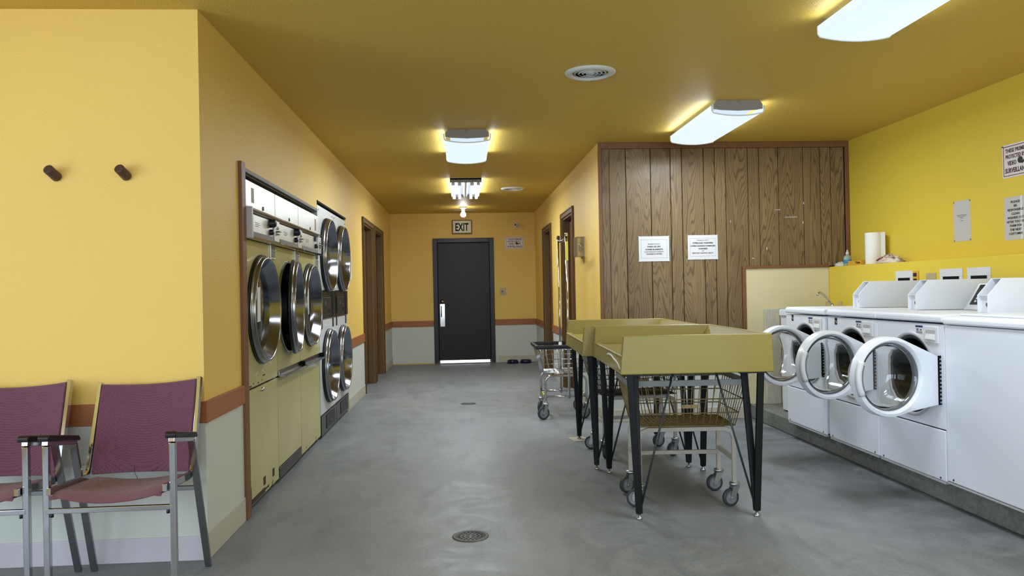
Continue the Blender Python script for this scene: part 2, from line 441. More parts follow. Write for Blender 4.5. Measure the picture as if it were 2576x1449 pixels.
# ------------------------------------------------------------------ room shell
H = 2.568; XL = -1.21; YC = 3.72; YB = 13.363; XH = 1.2686; YP = 7.09; XR = 3.64; XRL = 3.43
XO = -3.6; YF = -2.6          # unseen left and front limits of the room
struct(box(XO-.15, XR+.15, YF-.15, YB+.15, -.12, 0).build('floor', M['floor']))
struct(box(XO-.15, XR+.15, YF-.15, YB+.15, H, H+.12).build('ceiling', M['ceiling']))
# front-left wall (faces the room), outer left wall, rear wall with the shop windows
struct(box(XO, XL, YC, YC+.12, 0, H).build('wall_front', M['paint']))
SY0, SY1 = -2.0, 2.6
struct(MB().box(XO-.15, XO, YF, SY0, 0, H).box(XO-.15, XO, SY1, YB, 0, H).box(XO-.15, XO, SY0, SY1, 0, .38).box(XO-.15, XO, SY0, SY1, 2.32, H).build('wall_outer', M['paint']))
wf = MB().box(XO-.12, XO-.05, SY0, SY1, .38, .44).box(XO-.12, XO-.05, SY0, SY1, 2.26, 2.32)
for i in range(4):
    y = SY0+(SY1-SY0-.06)*i/3; wf.box(XO-.12, XO-.05, y, y+.06, .44, 2.26)
struct(wf.build('window_2', M['shopwin']))
WX0, WX1, WZ0, WZ1 = -3.1, 3.3, .38, 2.32
b = MB().box(XO-.15, XR+.15, YF-.15, YF, 0, WZ0).box(XO-.15, XR+.15, YF-.15, YF, WZ1, H).box(XO-.15, WX0, YF-.15, YF, WZ0, WZ1).box(WX1, XR+.15, YF-.15, YF, WZ0, WZ1)
struct(b.build('wall_rear', M['paint']))
wf = MB().box(WX0, WX1, YF-.12, YF-.05, WZ0, WZ0+.06).box(WX0, WX1, YF-.12, YF-.05, WZ1-.06, WZ1)
for i in range(5):
    x = WX0+(WX1-WX0-.06)*i/4; wf.box(x, x+.06, YF-.12, YF-.05, WZ0+.06, WZ1-.06)
struct(wf.build('window_1', M['shopwin']))
# left wall with the dryer niche, the white dryer opening and two doorways
NY0, NY1, NZ = 4.415, 6.655, 1.935
WY0, WY1, WZ = 6.655, 8.262, 2.012
DL = [(9.665, 10.69), (10.935, 11.935)]
DH = 2.105
segs = [(YC+.12, NY0, 0, H), (NY0, NY1, NZ, H), (WY0, WY1, WZ, H), (WY1, DL[0][0], 0, H), (DL[0][0], DL[0][1], DH, H),
        (DL[0][1], DL[1][0], 0, H), (DL[1][0], DL[1][1], DH, H), (DL[1][1], YB, 0, H)]
b = MB()
for y0, y1, z0, z1 in segs: b.box(XL-.13, XL, y0, y1, z0, z1)
wl = struct(b.build('wall_left', M['paint']))
b = MB().box(-2.2, -2.1, NY0-.3, WY1+.3, 0, H)
struct(b.build('wall_light_stop', M['niche']))  # unseen backing added behind the dryers to keep sky light from leaking in
# hall end wall: door opening
EX0, EX1, EZ = -.425, .490, 2.078
b = MB().box(XO-.15, EX0, YB, YB+.14, 0, H).box(EX1, XR+.15, YB, YB+.14, 0, H).box(EX0, EX1, YB, YB+.14, EZ, H)
wb = struct(b.build('wall_back', M['paint']))
# right hall wall with two doorways
DR = [(8.745, 9.665), (10.935, 11.875)]
b = MB()
for y0, y1, z0, z1 in [(YP+.02, DR[0][0], 0, H), (DR[0][0], DR[0][1], DH, H), (DR[0][1], DR[1][0], 0, H), (DR[1][0], DR[1][1], DH, H), (DR[1][1], YB, 0, H)]:
    b.box(XH, XH+.13, y0, y1, z0, z1)
b.box(XH, XH+.027, YP, YP+.02, 0, H)
wh = struct(b.build('wall_hall', M['paint']))
wp = struct(box(XH+.131, XR, YP+.02, YP+.14, 0, H).build('wall_panelled', M['dark']))
struct(box(XR, XR+.15, YF, YB, 0, H).build('wall_right', M['paint_right']))
wrl = struct(box(XRL, XR, YF, YP, 0, 1.39).build('wall_right_lower', M['paint_right'], bevel=.004))
struct(box(2.655, XRL, 0.5, YP, 0, .13).build('floor_plinth', M['plinth'], bevel=.012))

# panelling: every plank its own board, dark grooves between
gx = [XH+.03, 1.371, 1.525, 1.757, 1.943, 2.05, 2.256, 2.361, 2.463, 2.675, 2.782, 2.965, 3.205, 3.368, 3.469, 3.600]
for a_, b_ in zip(gx[:-1], gx[1:]):
    dz = random.uniform(0, .0015)
    if b_ <= 2.64:
        z0 = .738
    else:
        z0 = 1.40
    p = MB().box(a_+.003, b_-.003, YP+.003-dz, YP+.019, z0, 2.512)
    if a_ < 2.6 < b_: p = MB().box(a_+.003, 2.60, YP+.003-dz, YP+.019, .738, 2.512).box(2.60, b_-.003, YP+.003-dz, YP+.019, 1.40, 2.512)
    o = p.build('plank', M['plank'], wp, bevel=.0015, seg=1)
# pale scratches on the panelling
sb = MB()
for sx, sz, sw, sh in ((2.93, 1.93, .05, .004), (3.02, 1.86, .12, .004), (3.20, 1.98, .006, .02), (2.50, 1.82, .004, .02), (2.70, 1.48, .02, .006), (2.84, 1.56, .006, .025), (3.19, 1.80, .008, .02)):
    sb.box(sx, sx+sw, YP+.0005, YP+.002, sz, sz+sh)
# trims around the panelling
t = 1
def trim(mb, mt='trimwood', bev=.003):
    global t
    o = struct(mb.build('trim_%d' % t, M[mt], bevel=bev)); t += 1; return o
trim(box(XH, XR, YP-.018, YP+.002, 2.512, H-.001))
trim(box(XH-.003, XH+.028, YP-.02, YP+.002, 0, 2.512))
trim(box(3.602, XR-.001, YP-.018, YP+.002, 1.392, 2.512))
trim(box(2.60, XRL-.002, YP-.02, YP+.002, 1.385, 1.412))
trim(box(2.60, 2.632, YP-.02, YP+.002, .13, 1.385))
cp = struct(box(2.634, XRL-.002, YP-.006, YP+.019, .13, 1.385).build('wall_panelled_lower', M['cream']))
# chair rails
RZ0, RZ1 = .638, .738
def rail(mb): trim(mb, 'rail')
rail(box(XO, XL+.018, YC-.018, YC, RZ0, RZ1))
rail(box(XL, XL+.018, YC, 4.335, RZ0, RZ1))
rail(box(XL, XL+.018, 8.275, 9.60, RZ0, RZ1))
rail(box(XL, XL+.018, 10.752, 10.87, RZ0, RZ1))
rail(box(XL, XL+.018, 12.0, YB, RZ0, RZ1))
rail(box(XL, -.49, YB-.018, YB, RZ0, RZ1))
rail(box(.555, XH, YB-.018, YB, RZ0, RZ1))
rail(box(XH-.018, XH, 11.945, YB, RZ0, RZ1))
rail(box(XH-.018, XH, 9.735, 10.865, RZ0, RZ1))
rail(box(XH-.018, XH, YP, 8.675, RZ0, RZ1))
rail(box(XH, 2.598, YP-.016, YP+.018, RZ0, RZ1))
# painted wainscot boards under the rails
def wains(parent, *boxes):
    b = MB()
    for q in boxes: b.box(*q)
    return b.build('wainscot', M['wainscot'], parent)
wfr = bpy.data.objects['wall_front']
wains(wfr, (XO, XL+.005, YC-.005, YC, 0, RZ0))
wains(wl, (XL, XL+.005, YC, 4.335, 0, RZ0), (XL, XL+.005, 8.275, 9.60, 0, RZ0), (XL, XL+.005, 10.752, 10.87, 0, RZ0), (XL, XL+.005, 12.0, YB, 0, RZ0))
wains(wb, (XL, -.49, YB-.006, YB, .018, RZ0), (.555, XH, YB-.006, YB, 0, RZ0))
wains(wh, (XH-.005, XH, 11.945, YB, 0, RZ0), (XH-.005, XH, 9.735, 10.865, 0, RZ0), (XH-.005, XH, YP, 8.675, 0, RZ0))
wains(wp, (XH+.028, 2.60, YP+.002, YP+.0195, 0, RZ0))
# baseboards
def base(name, mb, mt='baseboard'): struct(mb.build(name, M[mt], bevel=.003))
base('baseboard_front', box(XO, XL+.012, YC-.012, YC-.004, 0, .113), 'baseboard_daylit')
base('baseboard_left', MB().box(XL+.004, XL+.012, YC-.012, 4.335, 0, .128))
base('baseboard_hall_left', MB().box(XL+.004, XL+.012, 8.275, 9.60, 0, .12).box(XL+.004, XL+.012, 12.0, YB, 0, .12))
base('baseboard_back', MB().box(.60, XH-.01, YB-.014, YB-.005, 0, .11))
base('baseboard_hall_right', MB().box(XH-.012, XH-.004, 11.945, YB, 0, .12).box(XH-.012, XH-.004, 9.735, 10.865, 0, .12).box(XH-.012, XH-.004, YP, 8.675, 0, .12))
base('baseboard_panelled', MB().box(XH+.03, 2.598, YP-.012, YP+.018, 0, .11))
# corner bead marks and the faint panel joint on the strong yellow wall are left to the bevels
# trims of the dryer niche, then a dark strip for the shaded gap
trim(box(XL-.13, XL+.02, 4.335, 4.413, 0, 1.965), 'trimwood')
trim(MB().box(XL-.01, XL+.006, 4.413, NY1, NZ-.012, NZ+.012), 'niche')
trim(MB().box(XL-.75, XL-.012, 4.414, NY1-.002, NZ-.02, NZ-.003), 'niche')
trim(MB().box(XL-.10, XL+.004, WY0, WY1+.02, WZ-.006, WZ+.012), 'dark')  # no real trim: dark strip painting the shaded gap above the white dryers

# interior doors along the hall
def hall_door(n, y0, y1, side, handle=None):
    """side -1: left wall (room is at +x), +1: right wall"""
    X = XL if side < 0 else XH
    s = -side
    root = bpy.data.objects.new('door_%d' % n, None); COL.objects.link(root); root.location = (X, y0, 0); struct(root)
    def bb(m, x0, x1, ya, yb, z0, z1):
        xs = sorted((x0*s, x1*s)); return m.box(xs[0], xs[1], ya-y0, yb-y0, z0, z1)
    c = MB(); cw = .063
    for yy in (y0-cw, y1): bb(c, 0.0, .018, yy, yy+cw, 0, DH+cw)
    bb(c, 0.0, .018, y0, y1, DH, DH+cw)
    for yy in (y0-cw-.006, y1+cw-.016): bb(c, .018, .026, yy+.003, yy+.019, 0, DH+cw)
    bb(c, .018, .026, y0-cw, y1+cw, DH+cw-.018, DH+cw)
    c.build('casing', M['casing'], root, bevel=.003)
    j = MB(); bb(j, -.13, -.001, y0, y0+.02, 0, DH); bb(j, -.13, -.001, y1-.02, y1, 0, DH); bb(j, -.13, -.001, y0+.02, y1-.02, DH-.02, DH)
    bb(j, -.075, -.06, y0+.02, y0+.032, 0, DH-.02); bb(j, -.075, -.06, y1-.032, y1-.02, 0, DH-.02)
    j.build('jamb', M['casing'], root)
    d = MB(); bb(d, -.122, -.08, y0+.022, y1-.022, .012, DH-.022)
    sl = d.build('slab', M['slabwood'], root, bevel=.002)
    if not handle: return
    k = MB(); yk = y0+.09 if handle == 'near' else y1-.09
    k.cyl((s*-.08, yk-y0, .95), (s*-.045, yk-y0, .95), .012); k.lathe([(.0, .0), (.018, .002), (.027, .012), (.027, .022), (.016, .032), (0, .034)], (s*-.045, yk-y0, .95), 'x', 16)
    k.build('knob', M['chrome'], sl)
hall_door(2, *DL[0], -1); hall_door(3, *DL[1], -1); hall_door(4, *DR[0], 1, 'near'); hall_door(5, *DR[1], 1)

# exit door at the end of the hall
root = bpy.data.objects.new('door_1', None); COL.objects.link(root); root.location = (0, YB, 0); struct(root)
f = MB()
f.box(EX0-.062, EX0+.012, -.03, .13, 0, EZ+.062).box(EX1-.012, EX1+.062, -.03, .13, 0, EZ+.062).box(EX0+.012, EX1-.012, -.03, .13, EZ-.012, EZ+.062)
f.box(EX0+.012, EX0+.03, .055, .075, 0, EZ-.012).box(EX1-.03, EX1-.012, .055, .075, 0, EZ-.012).box(EX0+.012, EX1-.012, .055, .075, EZ-.03, EZ-.012)
f.build('frame', M['exitframe'], root, bevel=.004)
s_ = box(EX0+.018, EX1-.018, .012, .054, .052, EZ-.018).build('slab', M['exitdoor'], root, bevel=.002)
box(EX0+.04, EX0+.125, .002, .012, .63, 1.02).build('lock_plate', M['chrome'], s_, bevel=.003)
hb = MB().tube([(EX0+.065, .0, .98), (EX0+.062, -.03, .96), (EX0+.062, -.03, .82), (EX0+.065, .0, .80)], .009)
hb.build('pull_handle', M['darksteel'], s_)
MB().lathe([(0, -.02), (.016, -.02), (.02, -.006), (.033, -.004), (.035, .012)], (EX0+.085, 0, 1.06), 'y', 24).build('deadbolt', M['chrome'], s_)
dm = MB()
for px_, pz_ in ((-.02, .82), (.1, 1.02), (.28, .86), (.21, .66), (-.13, .70), (.02, .75), (-.06, 1.22), (.15, .72)):
    dm.lathe([(0, -.003), (.010, -.002), (.018, .001)], (px_, .0125, pz_), 'y', 12)
dm.build('dent', M['exitframe'], s_)
MB().prism([(EX0-.05, -.09), (EX1+.03, -.09), (EX1+.03, .0), (EX0-.05, .0)], 'z', 0, .012).build('sill', M['exitcase'], root, bevel=.003)
# pale apron outside, seen only as the bright gap under the exit door
struct(box(-3, 3, YB+.15, YB+6, -.12, 0).build('ground_outside', mat('pale_concrete_apron', 'd8d8d4', .8)))

# ------------------------------------------------------------------ ceiling lights
def fixture_lamps(r, L, hw, gain=1.0):
    for nm, loc, rot, sx, pw in (('lamp', (0, L/2, -.125), (0, 0, 0), hw*1.8, FIXTURE_W), ('lamp', (-hw-.012, L/2, -.055), (0, R(118), 0), .05, FIXTURE_W*.045), ('lamp', (hw+.012, L/2, -.055), (0, R(-118), 0), .05, FIXTURE_W*.045)):
        l_ = bpy.data.lights.new(nm, 'AREA'); l_.shape = 'RECTANGLE'; l_.size = sx; l_.size_y = L*.94; l_.energy = pw*gain; l_.color = (.84, .93, 1.0)
        o_ = bpy.data.objects.new(nm, l_); COL.objects.link(o_); o_.parent = r; o_.location = loc; o_.rotation_euler = rot
def wrap_light(y0, y1, xc, label, gain=1.0, width=.385):
    L = y1-y0
    r = thing('ceiling_light', label, 'ceiling light', (xc, y0, H), 0, 'fluorescent ceiling lights')
    hw = width/2
    box(-hw+.05, hw-.05, .013, L-.013, -.05, 0).build('pan', M['fixturewhite'], r)
    # lens: shallow curved wrap
    prof = []
    n = 12
    for i in range(n+1):
        u = -1+2*i/n; prof.append((u*(hw-.012), -.088-.020*(1-u*u)))
    prof = [(-hw, -.035)]+[(-hw+.002, -.075)]+prof+[(hw-.002, -.075)]+[(hw, -.035)]
    le = MB(); vs = [(x, .0, z) for x, z in prof]+[(x, L, z) for x, z in prof]; q = len(prof)
    le.add(vs, [(i, i+1, q+i+1, q+i) for i in range(q-1)], False)
    le.build('diffuser', M['lens'], r)
    fixture_lamps(r, L, hw, gain)
    for yy, nm in ((0.0, 0), (L-.012, 1)):
        e = MB().prism([(-hw+.035, 0), (-hw+.012, -.03), (-hw+.012, -.062), (-hw+.06, -.070), (0, -.076), (hw-.06, -.070), (hw-.012, -.062), (hw-.012, -.03), (hw-.035, 0)], 'y', yy, yy+.012)
        ep = e.build('end_plate', M['fixturegrey'], r, bevel=.002)
        MB().lathe([(0, -.003), (.014, -.003), (.016, 0)], (0, yy, -.022), 'y', 20).build('knockout', M['fixturegrey'], ep)
        lp = []
        rim = MB().tube([(x, yy+(.006 if nm == 0 else .006), z-.002) for x, z in prof[0:]], .005, 6)
        rim.build('lens_rim', M['fixturewhite'], ep)
wrap_light(6.44, 7.52, .066, 'wide wraparound ceiling light in the hall, first one before the bare tubes', 1.2)
wrap_light(5.49, 6.62, 2.012, 'wraparound ceiling light in front of the wood panelling')
wrap_light(2.62, 3.83, 2.012, 'wraparound ceiling light cut off by the top edge of the photo')
# fixture without its lens
r = thing('ceiling_light', 'open ceiling light with bare fluorescent tubes and no diffuser', 'ceiling light', (.067, 9.2, H), 0, 'fluorescent ceiling lights')
L = 1.45; hw = .187
MB().box(-hw, hw, 0, L, -.02, 0).box(-hw, -hw+.008, 0, L, -.05, -.02).box(hw-.008, hw, 0, L, -.05, -.02).build('pan', M['fixturewhite'], r)
MB().prism([(-.03, -.02), (-.012, -.065), (.012, -.065), (.03, -.02)][::-1], 'y', .02, L-.02).build('ballast_cover', M['fixturewhite'], r)
fixture_lamps(r, L, hw, 1.7)
for yy in (0.0, L-.02): box(-hw, hw, yy, yy+.02, -.052, -.0).build('end_plate', M['fixturegrey'], r, bevel=.003)
for xx in (-.15, -.075, .075, .15):
    if abs(xx) > .1:
        MB().cyl((xx, .05, -.065), (xx, L-.05, -.065), .018, n=14).build('tube', M['tube'], r)
    for ya in (.02, L-.05): box(xx-.02, xx+.02, ya, ya+.03, -.085, -.02).build('lamp_holder', M['white2'], r, bevel=.004)
# bare bulb
r = thing('bulb_fixture', 'bare glowing round bulb in a porcelain ceiling holder above the exit sign', 'light bulb', (.04, 12.4, H))
MB().lathe([(0, 0), (.062, 0), (.066, -.01), (.05, -.02), (.03, -.026), (.026, -.06), (0, -.06)], (0, 0, 0), 'z', 24).build('holder', M['white2'], r)
MB().lathe([(0, -.158), (.022, -.155), (.038, -.142), (.044, -.122), (.040, -.103), (.027, -.082), (.018, -.066), (.016, -.05)], (0, 0, 0), 'z', 24).build('bulb', M['bulb'], r)
box(-.17, .17, .03, .045, -.052, -.040).build('cross_bar', M['darksteel'], r)
MB().cyl((0, .037, -.045), (0, .037, 0), .006).build('bar_stem', M['darksteel'], r)

# ceiling vents
def vent(x, y, label):
    r = thing('ceiling_vent', label, 'vent', (x, y, H), 0, 'round ceiling vents')
    MB().lathe([(.112, -.002), (.118, -.014), (.132, -.018), (.153, -.009), (.158, 0)], (0, 0, 0), 'z', 40).build('flange', M['ventwhite'], r)
    for rr, zz in ((.098, -.004), (.074, -.005), (.050, -.006), (.026, -.007)):
        MB().lathe([(rr-.005, zz-.007), (rr+.004, zz+.001), (rr+.003, zz+.002), (rr-.006, zz-.006), (rr-.005, zz-.007)], (0, 0, 0), 'z', 36).build('ring', M['ventwhite'], r)
    MB().disc((0, 0, -.002), .106, 'z', 32).build('duct', M['dark'], r)
    sp = MB()
    for a in range(3): sp.tube([(0, 0, -.012), (.112*math.cos(a*2.094), .112*math.sin(a*2.094), -.008)], .002, 6)
    sp.build('spoke', M['ventwhite'], r)
vent(.817, 4.775, 'larger round white ceiling vent over the open floor')
vent(.69, 10.2, 'smaller-looking round ceiling vent beside the bare tube light in the hall')

# ------------------------------------------------------------------ hall end wall things
def plaque(name, label, cat, loc, face, w_, h_, mt, thick=.003, group=None):
    """flat sheet centred at loc on a wall, facing '-y', '-x' or '+x'"""
    r = thing(name, label, cat, loc, 0, group)
    if face == '-y': b = box(-w_/2, w_/2, -thick, 0, -h_/2, h_/2)
    elif face == '-x': b = box(-thick, 0, -w_/2, w_/2, -h_/2, h_/2)
    else: b = box(0, thick, -w_/2, w_/2, -h_/2, h_/2)
    b.build('sheet', M[mt], r)
    r['t'] = thick; r['face'] = face
    return r
def at(face, u, v, d):
    """u to the reader's right, v up, d in front of the wall"""
    return {'-y': (u, -d, v), '-x': (-d, -u, v), '+x': (d, u, v)}[face]
def put(r, s, size, u, v, mt, bold=0, width=None, height=None):
    return lettering(r, s, size, at(r['face'], u, v, r['t']+.0008), r['face'], M[mt], bold, width, height)
def bars(r, name, mt, rects):
    b = MB(); t0 = r['t']; f = r['face']
    for u0, u1, v0, v1 in rects:
        p = at(f, u0, v0, t0); q = at(f, u1, v1, t0+.0008)
        b.box(min(p[0], q[0]), max(p[0], q[0]), min(p[1], q[1]), max(p[1], q[1]), min(p[2], q[2]), max(p[2], q[2]))
    return b.build(name, M[mt], r)
def border(r, w_, h_, lw, mt):
    return bars(r, 'border', mt, [(-w_/2, w_/2, -h_/2, -h_/2+lw), (-w_/2, w_/2, h_/2-lw, h_/2), (-w_/2, -w_/2+lw, -h_/2+lw, h_/2-lw), (w_/2-lw, w_/2, -h_/2+lw, h_/2-lw)])

r = thing('exit_sign', 'ivory EXIT sign with dark green letters above the black door', 'exit sign', (.018, YB, 2.33))
box(-.17, .17, -.055, 0, -.118, .118).build('case', M['exitcase'], r, bevel=.012)
box(-.155, .155, -.06, -.055, -.103, .103).build('face_plate', M['exitface'], r, bevel=.004)
lettering(r, 'EXIT', .17, (0.0, -.0612, -.004), '-y', M['exitgreen'], .004, .225, .135)

def surveillance(loc, face, w_, h_, label):
    r = plaque('surveillance_sign', label, 'sign', loc, face, w_, h_, 'signwhite', .004, 'video surveillance signs')
    border(r, w_*.92, h_*.90, h_*.022, 'inkred')
    put(r, 'THESE PREMISES', h_*.16, 0, h_*.31, 'inkwine', h_*.004, w_*.78, h_*.12)
    put(r, 'PROTECTED BY', h_*.16, -w_*.05, h_*.13, 'inkwine', h_*.004, w_*.66, h_*.12)
    put(r, 'VIDEO', h_*.18, -w_*.17, -h_*.07, 'inkwine', h_*.005, w_*.30, h_*.14)
    put(r, 'SURVEILLANCE', h_*.18, 0, -h_*.29, 'inkwine', h_*.005, w_*.80, h_*.15)
    # camera pictogram: flat print
    b = MB(); t0 = r['t']
    def flat(poly):
        n = len(poly); vs = [at(face, u, v, t0+.0004) for u, v in poly]+[at(face, u, v, t0+.001) for u, v in poly]
        b.add(vs, [tuple(range(n)), tuple(range(n, 2*n))[::-1]]+[(i, n+i, n+(i+1) % n, (i+1) % n) for i in range(n)])
    s = h_
    cu, cv = w_*.11, -h_*.03
    flat([(cu+s*.11*math.cos(R(a)), cv+s*.10*math.sin(R(a))) for a in range(0, 360, 30)])
    flat([(cu+.02*s, cv-.09*s), (cu+.09*s, cv-.12*s), (cu+.26*s, cv-.02*s), (cu+.22*s, cv+.04*s)])
    flat([(cu+.24*s, cv-.03*s), (cu+.32*s, cv-.09*s), (cu+.36*s, cv-.05*s), (cu+.28*s, cv+.02*s)])
    flat([(cu+.26*s, cv+.06*s), (cu+.36*s, cv+.10*s), (cu+.36*s, cv+.14*s), (cu+.25*s, cv+.10*s)])
    b.build('camera_pictogram', M['inkblack'], r)
    for u in (-.47, .47):
        p = at(face, u*w_, h_*.46, t0); q = at(face, u*w_, h_*.46, t0+.008)
        MB().cyl(p, q, .005, n=8).build('pin', M['darksteel'], r)
surveillance((.917, YB, 2.043), '-y', .315, .20, 'small video surveillance sign on the end wall beside the black door')
surveillance((XR, 4.865, 2.02), '-x', .275, .22, 'larger video surveillance sign high on the bright yellow wall')

r = thing('security_camera', 'small white tube security camera on the end wall', 'camera', (.925, YB, 2.345))
MB().lathe([(0, -.012), (.036, -.012), (.036, 0)], (.02, 0, 0), 'y', 20).build('mount', M['white2'], r)
MB().tube([(.02, -.01, 0), (.015, -.05, .012), (0, -.07, .0)], .009).build('bracket', M['white2'], r)
MB().lathe([(0, -.05), (.026, -.05), (.028, -.06), (.028, -.148), (.025, -.152), (.012, -.151)], (0, 0, 0), 'y', 24).build('housing', M['white2'], r)
MB().lathe([(0, -.1535), (.013, -.1535), (.016, -.151)], (0, 0, 0), 'y', 20).build('lens', M['blackgloss'], r)
r = thing('light_switch', 'ivory light switch plate on the end wall beside the black door', 'switch', (.70, YB, 1.215))
box(-.052, .052, -.008, 0, -.062, .062).build('plate', M['ivory'], r, bevel=.003)
MB().lathe([(0, -.022), (.012, -.022), (.014, -.008)], (-.012, 0, 0), 'y', 14).build('toggle', M['darksteel'], r)
for i, (bx, lb) in enumerate(((.83, 'dark blue pet bowl by the end wall, one closer to the black door'), (1.05, 'dark blue pet bowl by the end wall, one closer to the hall corner'))):
    o = MB().lathe([(0, .006), (.06, .006), (.078, .052), (.084, .055), (.088, .05), (.10, .0), (0, .0)], (bx, 13.12, 0), 'z', 28).build('pet_bowl', M['bowlblue'], loc=(bx, 13.12, 0))
    tag(o, lb, 'bowl', 'pet bowls by the end wall')

# right hall wall: thermostat with a clear guard
r = thing('thermostat', 'thermostat under a clear plastic guard on the hall wall', 'thermostat', (XH, 8.05, 1.665))
box(-.008, 0, -.13, .13, -.115, .105).build('back_plate', M['ivory'], r)
MB().lathe([(0, -.045), (.042, -.045), (.048, -.035), (.048, -.008)], (0, 0, 0), 'x', 24).build('dial', M['chrome_dull'], r)
g = MB().box(-.085, -.08, -.12, .12, -.105, .10).box(-.08, -.008, -.12, -.115, -.105, .10).box(-.08, -.008, .115, .12, -.105, .10).box(-.08, -.008, -.115, .115, -.105, -.10).box(-.08, -.008, -.115, .115, .095, .10)
g.build('guard', M['clearplastic'], r)
# left hall wall notice
r = plaque('paper_notice', 'paper notice on the hall wall next to the white stacked dryers', 'notice', (XL, 8.53, 1.525), '+x', .25, .30, 'paper', .002)
for v in (.03, 0, -.03, -.06): bars(r, 'print', 'inkgrey', [(-.07, .07, v, v+.008)])

# ------------------------------------------------------------------ notices on the panelling
r = plaque('washing_notice', 'white notice about horse blankets pinned on the wood panelling', 'notice', (1.775, YP-.001, 1.586), '-y', .285, .232, 'paper', .002, 'notices on the panelling')
border(r, .245, .17, .0012, 'inkgrey')
put(r, 'PLEASE DO NOT', .02, 0, .044, 'inkgrey', .0004, .115, .012)
put(r, 'WASH OR DRY', .024, 0, .020, 'inkblack', .0008, .13, .014)
put(r, 'HORSE BLANKETS', .024, 0, -.006, 'inkblack', .0008, .162, .014)
put(r, 'CAUSES PERMANENT DAMAGE TO', .012, 0, -.028, 'inkgreen', .0003, .185, .008)
put(r, 'WASHERS & DRYERS', .02, 0, -.048, 'inkwine', .0005, .15, .012)
for u, v in ((-.14, .113), (.14, .113), (-.14, -.113), (.14, -.113)): MB().lathe([(0, -.006), (.005, -.005), (.006, -.002)], (u, 0, v), 'y', 10).build('pin', M['white2'], r)
r = plaque('washing_notice', 'white notice about overloading washers pinned on the wood panelling', 'notice', (2.234, YP-.001, 1.593), '-y', .283, .226, 'paper', .002, 'notices on the panelling')
border(r, .245, .165, .0012, 'inkgrey')
put(r, 'PLEASE DO NOT', .02, 0, .065, 'inkgrey', .0002, .11, .011)
put(r, 'OVERLOAD WASHERS', .024, 0, .040, 'inkblack', .0008, .195, .014)
put(r, 'OVERLOADING DAMAGES', .024, 0, .013, 'inkblack', .0008, .232, .014)
put(r, 'WASHERS', .024, 0, -.013, 'inkblack', .0008, .088, .014)
put(r, 'and', .012, 0, -.033, 'inkblack', .0002)
put(r, 'REDUCES CLEANING ABILITY', .02, 0, -.053, 'inkwine', .0004, .20, .012)
for u, v in ((-.138, .110), (.138, .110), (-.138, -.110), (.138, -.110)): MB().lathe([(0, -.006), (.005, -.005), (.006, -.002)], (u, 0, v), 'y', 10).build('pin', M['white2'], r)
sb.build('scratch', M['paper'], wp)

# ------------------------------------------------------------------ bright yellow wall: notices, outlet boxes
r = plaque('paper_notice', 'mostly blank laminated notice with a few small lines on the yellow wall', 'notice', (XR, 5.44, 1.669), '-x', .19, .295, 'papergrey', .002)
for v, hw_ in ((.040, .058), (.030, .045), (.020, .018), (.0, .014)): bars(r, 'print', 'inkgrey', [(-hw_, hw_, v, v+.004)])
for u, v in ((-.09, .14), (.09, .14), (-.09, -.14), (.09, -.14)): bars(r, 'tape', 'gold', [(u-.006, u+.006, v-.006, v+.006)])
r = plaque('courtesy_notice', 'laminated notice asking customers to clean washers out, on the yellow wall', 'notice', (XR, 4.89, 1.639), '-x', .216, .285, 'papergrey', .002)
for i, s in enumerate(('PLEASE', 'BE', 'RESPONSIBLE', 'CLEAN', 'WASHERS OUT', 'AFTER YOU USE', 'THEM FOR', 'THE NEXT', 'CUSTOMER')):
    put(r, s, .022, 0, .108-i*.0262, 'inkblack', .0004, {0: .085, 1: .03, 2: .145, 3: .075, 4: .152, 5: .17, 6: .115, 7: .11, 8: .13}[i], .0155)
bars(r, 'laminate_strip', 'paper', [(.045, .062, -.1425, .1425)]).hide_render = False
def outlet_box(yc, wd, label):
    r = thing('washer_outlet_box', label, 'outlet box', (XRL, yc, 1.22), 0, 'washer outlet boxes')
    f = MB().box(-.006, 0, -wd/2, wd/2, .045, .10).box(-.006, 0, -wd/2, wd/2, -.10, -.045).box(-.006, 0, -wd/2, -wd/2+.035, -.045, .045).box(-.006, 0, wd/2-.035, wd/2, -.045, .045)
    f.build('face_frame', M['outlet'], r, bevel=.002)
    box(-.004, -.001, -wd/2+.03, wd/2-.03, -.05, .05).build('recess', M['dark'], r)
outlet_box(5.84, .235, 'white washer outlet box on the yellow wall behind the washer by the sink')
outlet_box(5.258, .255, 'middle white washer outlet box low on the yellow wall')
outlet_box(4.962, .235, 'white washer outlet box on the yellow wall below the courtesy notice')
r = thing('cover_plate', 'tan blank cover plate on the yellow wall between white outlet boxes', 'cover plate', (XRL, 5.49, 1.255))
box(-.006, 0, -.058, .058, -.04, .04).build('plate', M['ivory'], r, bevel=.002)
r = thing('power_outlet', 'yellowed power outlet beside the outlet box near the sink', 'outlet', (XRL, 5.68, 1.265))
box(-.01, 0, -.035, .035, -.05, .05).build('plate', M['boxyellow'], r, bevel=.002)
MB().box(-.013, -.01, -.02, .02, .008, .035).box(-.013, -.01, -.02, .02, -.035, -.008).build('socket', M['inkblack'], r)

